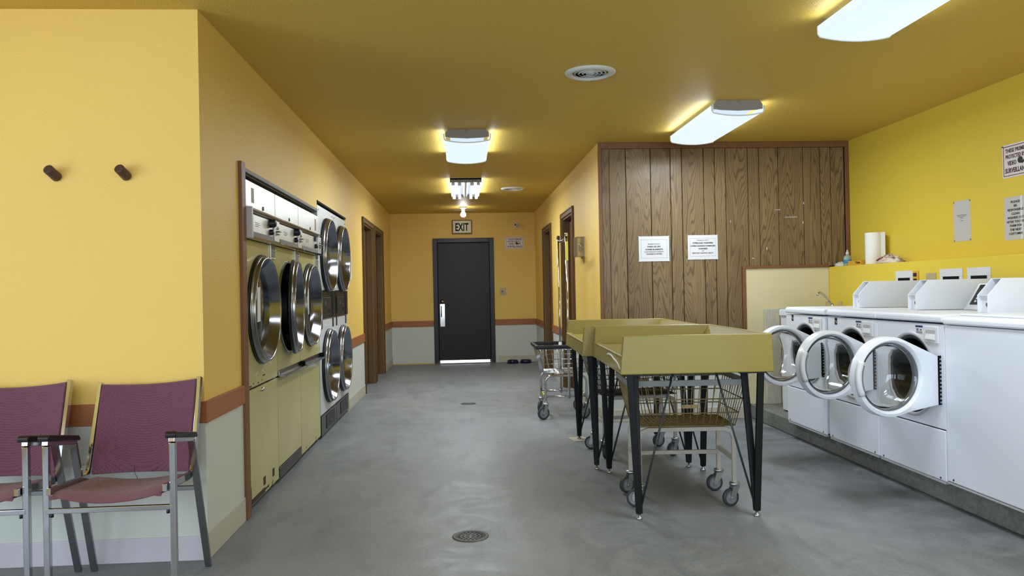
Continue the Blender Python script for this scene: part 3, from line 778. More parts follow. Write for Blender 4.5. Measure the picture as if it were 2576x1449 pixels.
# ------------------------------------------------------------------ front wall: coat pegs, wall outlet
for px_, lb in ((-1.865, 'dark bronze coat peg on the pale yellow wall, one farther from the wall corner'), (-1.552, 'dark bronze coat peg on the pale yellow wall, one closer to the wall corner')):
    r = thing('coat_peg', lb, 'coat peg', (px_, YC, 1.80), 0, 'coat pegs on the yellow wall')
    MB().tube([(.010, 0, -.012), (-.002, -.062, .020)], .0225, 20).build('peg', M['peg'], r, bevel=.004)
r = thing('wall_outlet', 'white wall outlet low on the wainscot behind the maroon chairs', 'outlet', (-1.775, YC-.005, .40))
box(-.038, .038, -.007, 0, -.06, .06).build('plate', M['white2'], r, bevel=.002)
MB().box(-.018, .018, -.009, -.007, .008, .038).box(-.018, .018, -.009, -.007, -.038, -.008).build('socket', M['greywhite'], r)

# ------------------------------------------------------------------ floor drains
def drain(x, y, rad, label):
    r = thing('floor_drain', label, 'floor drain', (x, y, 0), 0, 'floor drains')
    MB().lathe([(0, .002), (rad*.80, .002), (rad*.82, .004), (rad*.97, .005), (rad, .0)], (0, 0, 0), 'z', 40).build('grate', M['drain'], r)
    h = MB()
    for ring, cnt in ((.2, 6), (.42, 12), (.63, 18)):
        for i in range(cnt):
            a = 2*PI*i/cnt; h.disc((rad*ring*math.cos(a), rad*ring*math.sin(a), .0026), rad*.065, 'z', 8)
    h.build('hole', M['dark'], r, recalc=False)['kind'] = 'stuff'
drain(.018, 3.905, .092, 'round perforated floor drain in the open floor, the big near one')
drain(.043, 8.51, .085, 'round floor drain farther down the hall')

# ------------------------------------------------------------------ old olive dryers
def dryer_door(R0, dep, papered=False):
    """returns list of (name, mb, material); local: x outward from hinge plane, centre at (0,0,0)"""
    ring = MB().lathe([(R0*.965, dep*.30), (R0*.985, dep*.36), (R0*.985, dep*.52), (R0*.962, dep*.58), (R0*.950, dep*.66), (R0*.958, dep*.80), (R0*.950, dep*1.02), (R0*.935, dep*1.08), (R0*.918, dep*1.02), (R0*.91, dep*.9)], (0, 0, 0), 'x', 64)
    gask = MB().lathe([(R0*.93, -.004), (R0, 0), (R0*1.0, dep*.22), (R0*.965, dep*.32)], (0, 0, 0), 'x', 64)
    cone = MB().lathe([(R0*.91, dep*.9), (R0*.85, .012), (R0*.80, -.010), (R0*.785, -.016)], (0, 0, 0), 'x', 64)
    glass = MB().lathe([(0, .004), (R0*.30, .001), (R0*.55, -.006), (R0*.785, -.016)], (0, 0, 0), 'x', 48)
    return ring, cone, glass, gask
M['cone'] = mat('polished_door_cone', (0.23, 0.24, 0.28, 1), 0.14, 1.0)
def old_dryer(y0, wd, label, unit):
    r = thing('tumble_dryer', label, 'dryer', (XL, y0, 0), 0, 'olive built-in dryers')
    g = .004
    zc = 1.143; yc = wd/2
    cab = MB().box(-.78, -.55, g, wd-g, .03, 1.87).box(-.55, -.012, g, .03, .03, 1.87).box(-.55, -.012, wd-.03, wd-g, .03, 1.87).box(-.55, -.012, .03, wd-.03, 1.74, 1.87).box(-.55, -.012, .03, wd-.03, .03, .30)
    cab.build('cabinet', M['greywhite'] if unit == 0 else M['niche'], r)
    hd = box(-.012, .004, g, wd-g, 1.735, 1.885).build('header_panel', M['steel'], r, bevel=.003)
    MB().lathe([(0, .010), (.010, .010), (.013, .004)], (0, wd*.58, 1.755), 'x', 14).build('lock', M['darksteel'], hd)
    if unit == 0: box(.004, .0055, wd*.23, wd*.30, 1.765, 1.85).build('tape_strip', M['gold'], hd)
    if unit == 2: box(.004, .0055, wd*.84, wd*.90, 1.755, 1.85).build('tape_strip', M['exitcase'], hd)
    # control strip
    st = MB().box(-.012, .012, g, wd-g, 1.556, 1.735).build('control_strip', M['greywhite'], r)
    MB().box(.012, .040, g, wd-g, 1.712, 1.722).box(.012, .034, g, wd-g, 1.698, 1.704).box(.012, .046, g, wd-g, 1.546, 1.560).build('trim_bar', M['chrome'], st, bevel=.002)
    box(.012, .022, .03, wd*.80, 1.592, 1.696).build('control_plate', M['steel'], st, bevel=.002)
    box(.012, .030, .02, wd*.80, 1.562, 1.590).build('lower_strip', M['niche'], st, bevel=.002)
    pr = MB()
    for z_, a_, b2 in ((1.648, .22, .36), (1.638, .24, .38), (1.628, .23, .34)):
        pr.box(.022, .0228, wd*a_, wd*b2, z_, z_+.004)
    pr.build('print', M['inkgrey'], st)
    if unit == 2:
        box(.022, .036, wd*.66, wd*.69, 1.655, 1.69).build('slot', M['black'], st)
    else:
        MB().lathe([(0, .060), (.020, .060), (.026, .050), (.028, .022)], (0, wd*.71, 1.674), 'x', 20).build('timer_knob', M['black'], st)
    MB().lathe([(0, .044), (.014, .044), (.018, .036), (.018, .022)], (0, wd*.71, 1.618), 'x', 18).build('start_button', M['black'], st)
    cb = MB().box(.012, .034, wd*.82, wd-.012, 1.566, 1.700).build('coin_box', M['steel'], r, bevel=.004)
    MB().box(.034, .055, wd*.85, wd*.93, 1.628, 1.636).box(.034, .048, wd*.85, wd*.93, 1.612, 1.617).build('coin_slide', M['darksteel'], cb)
    MB().lathe([(0, .044), (.008, .044), (.010, .034)], (0, wd*.90, 1.655), 'x', 12).build('lock', M['chrome'], cb)
    if unit == 0:
        box(-.010, .004, -.002, .036, .03, 1.545).build('side_strip', M['sidestrip'], r, bevel=.002)
        sc_ = MB()
        for a_, z_, l_ in ((.26, .765, .05), (.46, .775, .04), (.74, .80, .03)): sc_.tube([(.001, wd*a_, z_), (.001, wd*a_+l_*.5, z_-.004), (.001, wd*a_+l_, z_+.012)], .002, 5)
        sc_.build('scratch', M['paper'], r)
    if unit == 0: box(-.012, .05, 0.0, .028, 1.548, 1.725).build('end_cap', M['greywhite'], r, bevel=.003)
    # door panel with its round opening
    MB().holed((g, wd-g, .70, 1.545), (yc, zc), .285, -.012, 0).build('front_panel', M['olive'], r)
    pl_ = box(.0, .008, wd*.80, wd-.02, 1.455, 1.545).build('coin_plate', M['steel'], r, bevel=.002)
    box(.008, .010, wd*.83, wd-.04, 1.468, 1.54).build('plate_recess', M['niche'], pl_)
    MB().lathe([(0, .018), (.007, .018), (.009, .01)], (0, wd*.92, 1.51), 'x', 12).build('lock', M['chrome'], pl_)
    # drum seen behind the glass
    MB().lathe([(.30, -.012), (.29, -.12), (.29, -.5), (0, -.5)], (0, yc, zc), 'x', 40).build('drum', M['darksteel'], r)
    # door
    ring, cone, glass, gask = dryer_door(.328, .045)
    rg = ring.build('door', M['chrome_dull'], r)
    rg.location = (0.001, yc, zc)
    c_ = gask.build('gasket', M['black'], rg); cone.build('inner_cone', M['cone'], rg); gl = glass.build('glass', M['darkglass'], rg)
    hp = MB().box(-.004, .02, .318, .345, -.05, .05); hp.build('hinge', M['chrome_dull'], rg, bevel=.003)
    if unit in (0, 2):
        n_ = MB().add([(.005, -.115, .13), (.005, -.045, .135), (.0055, -.05, -.07), (.004, -.12, -.075)], [(0, 1, 2, 3)]); n_.build('taped_note', M['paper'], rg)
    if unit == 1:
        ang = R(6); px_ = .328
        rg.rotation_euler = (0, 0, ang)
        rg.location = (math.sin(ang)*px_+.001, yc+px_*(1-math.cos(ang)), zc)
        MB().lathe([(.285, .0), (.318, .002), (.318, .012), (.30, .016), (.285, .008), (.275, -.05)], (0, yc, zc), 'x', 56).build('door_seat', M['chrome_dull'], r)
    for z_ in (.945, 1.30):
        MB().box(0, .012, wd-.07, wd-.006, z_, z_+.032).build('hinge_tab', M['olive'], r, bevel=.003)
    MB().cyl((0, .03, 1.14), (.006, .03, 1.14), .007, n=10).build('screw', M['darksteel'], r)
    # lower panel
    lo = MB().box(-.012, 0, g, wd-g, .105 if unit == 1 else .034, .688)
    lo.build('lower_panel', M['olive'], r, bevel=.004)
    if unit > 0:
        hh = MB().prism([(0, .735), (0, .695), (.045, .688), (.050, .693), (.050, .704), (.012, .705), (.008, .735)], 'y', .012, wd-.016)
        hh.build('handle_rail', M['chrome_dull'], r, bevel=.002)
        MB().box(.0, .04, wd-.014, wd-.004, .70, .735).build('rail_end', M['dark'], r)
    else:
        MB().lathe([(0, .016), (.009, .016), (.012, .008), (.012, 0)], (0, wd*.45, .665), 'x', 14).build('lock', M['steel'], r)
        ch = MB().box(0, .0012, .02, wd*.55, .695, .699)
        for a_, z_, l_ in ((.08, .705, .05), (.2, .715, .012), (.34, .708, .02), (.5, .74, .05), (.46, .715, .012)): ch.box(0, .0012, wd*a_, wd*a_+l_, z_, z_+.008)
        for a_, z_, l_, h_ in ((.03, .04, .05, .10), (.10, .04, .30, .03), (.46, .085, .05, .05), (.76, .085, .05, .05), (.5, .05, .1, .012)): ch.box(0, .0012, wd*a_, wd*a_+l_, z_, z_+h_)
        ch.build('rust_patch', mat('rust_brown', '402e26', .8), r)
    if unit == 1:
        for i in range(6): MB().hexa([(-.02, .01, .036+i*.0115), (.004, .01, .034+i*.0115), (.004, wd-.01, .034+i*.0115), (-.02, wd-.01, .036+i*.0115),
                                   (-.02, .01, .046+i*.0115), (.002, .01, .040+i*.0115), (.002, wd-.01, .040+i*.0115), (-.02, wd-.01, .046+i*.0115)]).build('louver', M['darksteel'], r)
    for yy in (.05, wd-.09): box(-.10, -.03, yy, yy+.04, 0, .031).build('foot', M['dark'], r)
    return r
old_dryer(4.418, .735, 'olive dryer with chipped rusty base, beside the brown trim', 0)
old_dryer(5.156, .712, 'middle olive dryer with door ajar and louver at its base', 1)
old_dryer(5.872, .780, 'olive dryer next to the white stacked dryers', 2)

# ------------------------------------------------------------------ white stacked dryers
def stack_dryer(y0, wd, label):
    r = thing('stacked_dryer', label, 'dryer', (XL, y0, 0), 0, 'white stacked dryers')
    g = .004; yc = wd*.53
    cab = MB().box(-.78, -.6, g, wd-g, .02, 1.98).box(-.6, -.012, g, .03, .02, 1.98).box(-.6, -.012, wd-.03, wd-g, .02, 1.98).box(-.6, -.012, .03, wd-.03, 1.93, 1.98).box(-.6, -.012, .03, wd-.03, .02, .18)
    cab.build('cabinet', M['whitemetal'], r)
    for zc, z0, z1 in ((.588, .198, 1.008), (1.577, 1.262, 1.985)):
        MB().holed((g, wd-g, z0, z1), (yc, zc), .285, -.012, 0.0).build('front_panel', M['whitemetal'], r)
        MB().lathe([(.30, -.012), (.29, -.12), (.29, -.5), (0, -.5)], (0, yc, zc), 'x', 40).build('drum', M['darksteel'], r)
        ring, cone, glass, gask = dryer_door(.330, .048)
        rg = ring.build('door', M['chrome_dull'], r); rg.location = (.008, yc, zc)
        gask.build('gasket', M['black'], rg); cone.build('inner_cone', M['cone'], rg); glass.build('glass', M['darkglass'], rg)
        MB().box(-.004, .022, .318, .35, -.06, .06).build('hinge', M['white'], rg, bevel=.003)
        box(0, .008, wd-.05, wd-.006, zc-.33, zc+.31).build('door_side', M['white'], r, bevel=.002)
    cp_ = box(-.012, .012, .02, wd-.01, 1.012, 1.258).build('control_panel', M['blackgloss'], r, bevel=.004)
    box(.012, .018, .06, wd*.66, 1.04, 1.20).build('coin_door', M['black'], cp_, bevel=.003)
    box(.018, .0195, wd*.46, wd*.58, 1.118, 1.132).build('display', mat('dim_red_display', '5e1510', .3), cp_)
    box(.018, .0195, wd*.47, wd*.57, 1.062, 1.092).build('coin_return', M['dark'], cp_)
    box(.018, .020, wd*.30, wd*.305, 1.13, 1.16).build('coin_slot', M['chrome_dull'], cp_)
    for zz in (1.215, 1.235): box(.012, .0135, wd*.2, wd*.55, zz, zz+.003).build('trim_line', M['darksteel'], cp_)
    box(.012, .02, wd*.78, wd*.80, 1.02, 1.25).build('edge_strip', M['black'], cp_)
    for yy in (wd*.10, wd*.84):
        box(.0, .004, yy, yy+.06, .925, 1.006).build('vent_slot', M['black'], r)
    gr = box(-.012, .004, .006, wd-.006, .02, .192).build('kick_panel', M['blackgloss'], r, bevel=.003)
    box(.004, .008, wd*.30, wd*.86, .05, .17).build('access_plate', M['black'], gr, bevel=.003)
    box(.008, .012, wd*.52, wd*.66, .09, .10).build('pull', M['darksteel'], gr)
    for u, v in ((.06, 1.95), (wd-.06, 1.95), (.04, 1.30)): MB().cyl((0, u, v), (.004, u, v), .006, n=8).build('screw', M['darksteel'], r)
    return r
stack_dryer(6.662, .792, 'white stacked double dryer beside the olive dryers')
stack_dryer(7.458, .792, 'white stacked double dryer beside the paper notice, farther down the hall')

# ------------------------------------------------------------------ chairs
def make_chair():
    r = thing('waiting_chair', 'maroon upholstered chrome armchair whole in view by the wall corner', 'chair', (0, 0, 0), 0, 'maroon waiting chairs')
    X = .245
    def leg_side(s):
        x = s*X
        fl = (.021, .021)
        MB().tube([(x, -.20, 0), (x, -.20, .642)], 0, flat=(.024, .024)).build('front_leg', M['chrome'], r, bevel=.003)
        MB().tube([(x, -.212, .655), (x, .03, .612)], 0, flat=(.024, .018)).build('arm_bar', M['chrome'], r, bevel=.002)
        MB().tube([(x*1.02, .20, 0.004), (x, .018, .610)], 0, flat=(.03, .014)).build('rear_leg', M['chrome_dull'], r, bevel=.002)
        a = MB().prism([(-.225, .664), (.035, .620), (.040, .628), (.028, .644), (-.215, .690), (-.227, .680)], 'x', x-.022, x+.022)
        a.build('arm_pad', M['armpad'], r, bevel=.006)
        for y_, z_ in ((-.20, .0), ):
            box(x-.014, x+.014, y_-.014, y_+.014, 0, .012).build('foot_cap', M['black'], r)
        # side rail of the seat rising into the back
        pts = [(s*.222, -.235, .468), (s*.222, .05, .452)]
        for a_ in range(0, 6): pts.append((s*.222, .05+.062*math.sin(R(a_*15)), .452+.062*(1-math.cos(R(a_*15)))))
        pts += [(s*.218, .225, .852+.008*s)]
        MB().tube(pts, 0, flat=(.016, .028)).build('side_rail', M['chrome'], r, bevel=.002)
    leg_side(-1); leg_side(1)
    MB().tube([(-X, -.205, .385), (X, -.205, .385)], 0, flat=(.018, .02)).build('front_stretcher', M['chrome'], r, bevel=.002)
    MB().tube([(-X, .105, .385), (X, .105, .385)], 0, flat=(.016, .02)).build('rear_stretcher', M['chrome_dull'], r, bevel=.002)
    for s in (-1, 1): MB().cyl((s*.225, -.205, .36), (s*.225, -.205, .376), .007, n=8).build('stretcher_bolt', M['black'], r)
    # seat cushion: grid dished across the width
    nx, ny = 12, 10
    def seat(i, j, top):
        u = -1+2*i/nx; v = j/ny
        x = u*.213; y = -.245+v*.33
        sag = -.036*(1-u*u)
        z = .462+sag*(1-.25*v)-.020*v+(.022 if top else -.016)
        if v < .12: z -= (.12-v)*.22 if top else -(.12-v)*.06
        e = 1-max(abs(u)**8, 0)
        if top: z -= .02*(abs(u)**8)
        return (x, y, z)
    b = MB()
    vs = [seat(i, j, True) for j in range(ny+1) for i in range(nx+1)]+[seat(i, j, False) for j in range(ny+1) for i in range(nx+1)]
    q = (nx+1)*(ny+1); fs = []
    for j in range(ny):
        for i in range(nx):
            a = j*(nx+1)+i; fs += [(a, a+1, a+nx+2, a+nx+1), (q+a+nx+1, q+a+nx+2, q+a+1, q+a)]
    ed = [i for i in range(nx+1)]+[j*(nx+1)+nx for j in range(1, ny+1)]+[ny*(nx+1)+i for i in range(nx-1, -1, -1)]+[j*(nx+1) for j in range(ny-1, 0, -1)]
    for a, c in zip(ed, ed[1:]+ed[:1]): fs.append((a, q+a, q+c, c))
    b.add(vs, fs, True); b.build('seat', M['fabric_seat'], r, bevel=.006)
    # backrest: curved panel
    def back(i, j, front):
        u = -1+2*i/nx; v = j/ny
        x = u*.208; z = .458+v*(.388+.008*u)
        dish = .028*(1-u*u)
        y = .104+v*.118+dish+(-.022 if front else .012)
        z += -.014*(1-u*u) if v > .99 else 0
        if j == 0 or j == ny: y += .006 if front else -.004
        return (x, y, z)
    b = MB()
    vs = [back(i, j, True) for j in range(ny+1) for i in range(nx+1)]+[back(i, j, False) for j in range(ny+1) for i in range(nx+1)]
    b.add(vs, [f_[::-1] for f_ in fs], True); b.build('backrest', M['fabric'], r, bevel=.006)
    return r
ch = make_chair(); ch.location = (-1.420, 3.415, 0); ch.rotation_euler = (0, 0, R(0.2))
for pts in ([(-.02, .08, .488), (-.02, .082, .462), (-.008, .08, .440), (-.012, .08, .42)], [(.08, .08, .488), (.07, .08, .474), (.055, .08, .470)]):
    MB().tube(pts, .0012, 5).build('loose_thread', M['armpad'], ch)
c2 = dup(ch, (-1.99, 3.415, 0), R(0.5), 'maroon upholstered chrome armchair cut off by the photo edge')
for o in list(c2.children):
    if o.name.startswith('loose_thread'): bpy.data.objects.remove(o)

# ------------------------------------------------------------------ folding tables
def make_table():
    r = thing('folding_table', 'olive fibreglass laundry folding table standing closest, with white crack on its side', 'folding table', (0, 0, 0), 0, 'laundry folding tables')
    hx, hy = .405, .575; z0, zd, zt = .772, .862, .975
    b = MB()
    # skirt + deck
    b.hexa([(-hx, -hy, z0), (hx, -hy, z0), (hx, hy, z0), (-hx, hy, z0), (-hx+.004, -hy, zd), (hx-.004, -hy, zd), (hx-.004, hy, zd), (-hx+.004, hy, zd)])
    # end walls with sloping faces, high right-hand wall
    for s in (-1, 1):
        yo, yi, yt = s*hy, s*(hy-.075), s*(hy-.028)
        v = [(-hx-.002, yo+s*.004, z0-.001), (hx+.002, yo+s*.004, z0-.001), (hx+.002, yi, z0-.001), (-hx-.002, yi, z0-.001), (-hx+.018, yo-s*.002, zt), (hx-.004, yo-s*.002, zt), (hx-.004, yt, zt), (-hx+.018, yt, zt)]
        if s > 0: v = [v[i] for i in (3, 2, 1, 0, 7, 6, 5, 4)]
        b.hexa(v)
    b.hexa([(hx-.10, -hy+.02, zd-.001), (hx, -hy+.02, zd-.001), (hx, hy-.02, zd-.001), (hx-.10, hy-.02, zd-.001),
            (hx-.03, -hy+.02, zt-.001), (hx-.004, -hy+.02, zt-.001), (hx-.004, hy-.02, zt-.001), (hx-.03, hy-.02, zt-.001)])
    # raised front lip on the working side
    b.hexa([(-hx, -hy+.01, zd-.001), (-hx+.055, -hy+.01, zd-.001), (-hx+.055, hy-.01, zd-.001), (-hx, hy-.01, zd-.001),
            (-hx+.004, -hy+.01, zd+.012), (-hx+.040, -hy+.01, zd+.012), (-hx+.040, hy-.01, zd+.012), (-hx+.004, hy-.01, zd+.012)])
    b.build('tray', M['tray'], r, bevel=.007, seg=3)
    for sx in (-1, 1):
        for sy in (-1, 1):
            fx, fy = sx*.315, sy*.53
            lg = MB()
            lg.tube([(fx, fy, .03), (fx+sx*.035, fy-sy*.0, z0)], 0, flat=(.034, .026))
            lg.tube([(fx, fy, .03), (fx-sx*.015, fy-sy*.13, z0)], 0, flat=(.034, .026))
            l_ = lg.build('leg', M['legpaint'], r, bevel=.003)
            MB().lathe([(0, 0), (.017, 0), (.019, .005), (.016, .012), (.008, .016), (.008, .034), (0, .034)], (fx, fy, 0), 'z', 16).build('glide', M['zinc'], l_)
            MB().tube([(fx-sx*.006, fy, .045), (fx-sx*.20, fy-sy*.02, z0)], .0058, 8).build('brace_rod', M['rod'], l_)
    for sx in (-1, 1):
        for sy in (-1, 1):
            box(sx*.30-.07, sx*.30+.07, sy*.47-.09, sy*.47+.07, z0-.008, z0-.0005).build('mounting_plate', M['legpaint'], r)
    return r
ta = make_table(); TZ = R(-2.2)
ta.location = (1.250, 4.602, 0); ta.rotation_euler = (0, 0, TZ)
tb = dup(ta, (1.227, 5.775, 0), TZ, 'olive fibreglass laundry folding table standing behind the cracked one')
hx = .405
cr = MB().tube([(-hx-.0005, -.545, .800), (-hx-.0005, -.50, .822), (-hx-.0005, -.44, .832), (-hx-.0005, -.36, .838), (-hx-.0005, -.28, .850), (-hx-.0005, -.20, .852), (-hx-.0005, -.12, .846), (-hx-.0005, -.08, .838)], [.002, .005, .006, .007, .006, .006, .005, .002], 8)
cr.build('crack', M['tearedge'], ta)
# folded card under the far table's rear leg
mt_ = Matrix.Translation((1.227, 5.775, 0)) @ Matrix.Rotation(TZ, 4, 'Z')
for o in list(tb.children):
    pass
cpos = mt_ @ Vector((-.315, .53, 0))
tb.location.z = .0
o = MB().box(-.075, .065, -.09, .075, 0, .006).build('card_shim', M['cardboard'], loc=None)
o.location = (cpos.x, cpos.y-.0, 0); o.rotation_euler = (0, 0, R(12))
tag(o, 'folded pale card wedged under a leg of the second folding table', 'shim')
for o_ in tb.children:
    if o_.name.startswith('leg'):
        for g_ in list(o_.children):
            if g_.name.startswith('glide') and abs(sum(v.co.x for v in g_.data.vertices)/len(g_.data.vertices)+.315) < .01 and sum(v.co.y for v in g_.data.vertices)/len(g_.data.vertices) > .5:
                g_.location.z = .0065; g_.scale.z = .8

# ------------------------------------------------------------------ laundry carts
def caster(r, x, y, top, ang, rad=.05, wmat='rubber', dark=False):
    """swivel caster standing on the floor, wheel trailing in direction ang"""
    c, s = math.cos(ang), math.sin(ang); mt2 = Matrix.Translation((x, y, 0)) @ Matrix.Rotation(ang, 4, 'Z')
    o_ = .028
    b = MB()
    b.lathe([(0, top), (.026, top), (.030, top-.006), (.028, top-.016), (.018, top-.022), (0, top-.022)], (0, 0, 0), 'z', 16)
    for q in (-1, 1):
        b.prism([(-.024, top-.02), (.02, top-.02), (o_+.012, rad+.004), (o_+.008, rad-.014), (o_-.010, rad-.012), (-.008, rad+.03)][::-1], 'y', q*.017-.0015, q*.017+.0015)
    b.cyl((o_, -.022, rad), (o_, .022, rad), .006, n=8)
    fk = b.xf(mt2).build('caster_fork', M['zinc'], r)
    wl_ = MB().lathe([(rad*.72, -.011), (rad*.93, -.013), (rad, -.006), (rad, .006), (rad*.93, .013), (rad*.72, .011)], (o_, 0, rad), 'y', 28).xf(mt2).build('tyre', M[wmat], fk)
    MB().lathe([(0, -.012), (rad*.2, -.012), (rad*.25, -.006), (rad*.6, -.005), (rad*.74, -.011), (rad*.74, .011), (rad*.6, .005), (rad*.25, .006), (rad*.2, .012), (0, .012)], (o_, 0, rad), 'y', 24).xf(mt2).build('hub', M['hubgrey'], fk)
def basket(r, bot, top, zb, zt, mt, nx, ny, levels, rad=.0027, fl=(24, 14), name='wire_basket'):
    (bx0, bx1, by0, by1), (tx0, tx1, ty0, ty1) = bot, top
    b = MB()
    def P(side, u, t):
        x0, x1 = bx0+(tx0-bx0)*t, bx1+(tx1-bx1)*t; y0, y1 = by0+(ty0-by0)*t, by1+(ty1-by1)*t; z = zb+(zt-zb)*t
        if side == 0: return (x0+(x1-x0)*u, y0, z)
        if side == 1: return (x0+(x1-x0)*u, y1, z)
        if side == 2: return (x0, y0+(y1-y0)*u, z)
        return (x1, y0+(y1-y0)*u, z)
    for side in range(4):
        n = nx if side < 2 else ny
        for i in range(n+1): b.tube([P(side, i/n, 0), P(side, i/n, 1)], rad, 5)
    for t_ in levels:
        pts = [P(0, 0, t_), P(0, 1, t_), P(1, 1, t_), P(1, 0, t_)]
        b.tube(pts+[pts[0]], rad*1.3, 5)
    for i in range(fl[0]+1): x = bx0+(bx1-bx0)*i/fl[0]; b.tube([(x, by0, zb), (x, by1, zb)], rad, 5)
    for i in range(fl[1]+1): y = by0+(by1-by0)*i/fl[1]; b.tube([(bx0, y, zb), (bx1, y, zb)], rad, 5)
    return b.build(name, M[mt], r, recalc=False)
def tan_cart(loc, rz, label, wire='wire', angs=(2.6, .4, 2.9, 3.6)):
    r = thing('laundry_cart', label, 'laundry cart', loc, rz, 'wire laundry carts')
    lx, ly, zt = .265, .165, .432
    f = MB(); sq = (.024, .024)
    for sy in (-1, 1):
        pts = [(-lx, sy*ly, .125)]
        pts += [(-lx, sy*ly, zt-.05), (-lx+.015, sy*ly, zt-.015), (-lx+.05, sy*ly, zt), (lx-.05, sy*ly, zt), (lx-.015, sy*ly, zt-.015), (lx, sy*ly, zt-.05), (lx, sy*ly, .125)]
        f.tube(pts, 0, flat=sq)
    f.build('leg_frame', M['cartpaint'], r, bevel=.003)
    MB().tube([(-lx, ly, .235), (lx, ly, .235)], 0, flat=(.02, .024)).build('stretcher', M['cartpaint'], r, bevel=.003)
    for sx in (-1, 1):
        MB().tube([(sx*lx, -ly, .262), (sx*lx, ly, .262)], 0, flat=(.02, .024)).build('stretcher', M['cartpaint'], r, bevel=.003)
    bs = basket(r, (-.268, .268, -.185, .185), (-.325, .325, -.245, .245), .452, .70, wire, 15, 10, (0.0, .30, .62, .97))
    rim = MB(); z0, z1 = .683, .716; X, Y, d = .33, .25, .008
    rim.box(-X, X, -Y, -Y+d, z0, z1).box(-X, X, Y-d, Y, z0, z1).box(-X, -X+d, -Y+d, Y-d, z0, z1).box(X-d, X, -Y+d, Y-d, z0, z1)
    rim.build('rim_band', M['bandgrey'], r, bevel=.002)
    MB().box(-.03, .055, -.213, -.208, .555, .575).build('tag_plate', M['tagplate'], r)
    k = 0
    for sx in (-1, 1):
        for sy in (-1, 1):
            caster(r, sx*lx, sy*ly, .132, angs[k], .05); k += 1
    return r
tan_cart((1.245, 4.452, 0), R(-3.5), 'tan wire laundry cart parked under the closest folding table', 'wire', (2.7, 3.6, 3.5, 3.3))
tan_cart((1.262, 5.76, 0), R(3), 'dark wire laundry cart parked under the second folding table', 'wiredark', (1.2, 2.6, 3.6, 3.4))

# chrome cart with the hanging bar
r = thing('laundry_cart', 'chrome wire laundry cart with black rim and tall double hanging pole', 'laundry cart', (.965, 7.55, 0), 0, 'wire laundry carts')
lx, ly, zt = .195, .215, .412
for sy in (-1, 1):
    pts = [(-lx, sy*ly, .15), (-lx, sy*ly, zt-.06)]
    pts += [(-lx+.06-.06*math.cos(R(a)), sy*ly, zt-.06+.06*math.sin(R(a))) for a in (22, 45, 67, 90)]
    pts += [(lx-.06+.06*math.sin(R(a)), sy*ly, zt-.06+.06*math.cos(R(a))) for a in (0, 22, 45, 67, 90)]
    pts += [(lx, sy*ly, .15)]
    MB().tube(pts, .0125, 10).build('leg_frame', M['chrome'], r)
    MB().tube([(-lx, sy*ly, .215), (lx, sy*ly, .215)], .010, 10).build('stretcher', M['chrome'], r)
for sx in (-1, 1): MB().tube([(sx*lx, -ly, .20), (sx*lx, ly, .24)], .010, 10).build('stretcher', M['chrome'], r)
box(-lx-.014, -lx+.014, -.02, .03, .205, .235).build('tape', M['yellowtape'], r, bevel=.002)
basket(r, (-.205, .225, -.22, .22), (-.265, .285, -.27, .29), .437, .69, 'chrome', 9, 12, (0.0, .35, .72), .0026, (10, 8))
rim = MB(); X0, X1, Y0, Y1, z0, z1, d = -.285, .30, -.29, .31, .668, .704, .035
rim.box(X0, X1, Y0, Y0+d, z0, z1).box(X0, X1, Y1-d, Y1, z0, z1).box(X0, X0+d, Y0+d, Y1-d, z0, z1).box(X1-d, X1, Y0+d, Y1-d, z0, z1)
rim.build('rim', M['black'], r, bevel=.01, seg=3)
for py, px_ in ((-.222, .028), (.205, .006)):
    p = MB().tube([(px_, py, .195), (px_, py, 1.735)], .0125, 12)
    po_ = p.build('pole', M['chrome'], r)
    MB().lathe([(0, 1.765), (.013, 1.765), (.016, 1.755), (.016, 1.73)], (px_, py, 0), 'z', 12).build('pole_cap', M['black'] if py > 0 else M['chrome'], po_)
    if py < 0:
        box(px_-.014, px_+.014, py-.0145, py-.0125, 1.50, 1.68).build('yellow_label', M['yellowtape'], po_)
    else:
        MB().lathe([(.0125, .60), (.017, .60), (.017, .70), (.0125, .70)], (px_, py, 0), 'z', 12).build('sleeve', M['white2'], po_)
MB().tube([(.028, -.222, 1.725), (.02, -.1, 1.70), (.012, .08, 1.70), (.006, .205, 1.72)], .013, 10).build('hanging_bar', M['chrome_dull'], r)
for kx, (sx, sy) in enumerate(((-1, -1), (-1, 1), (1, -1), (1, 1))): caster(r, sx*lx, sy*ly, .155, (3.6, 4.3, 3.5, 2.2)[kx], .062, 'rubber')

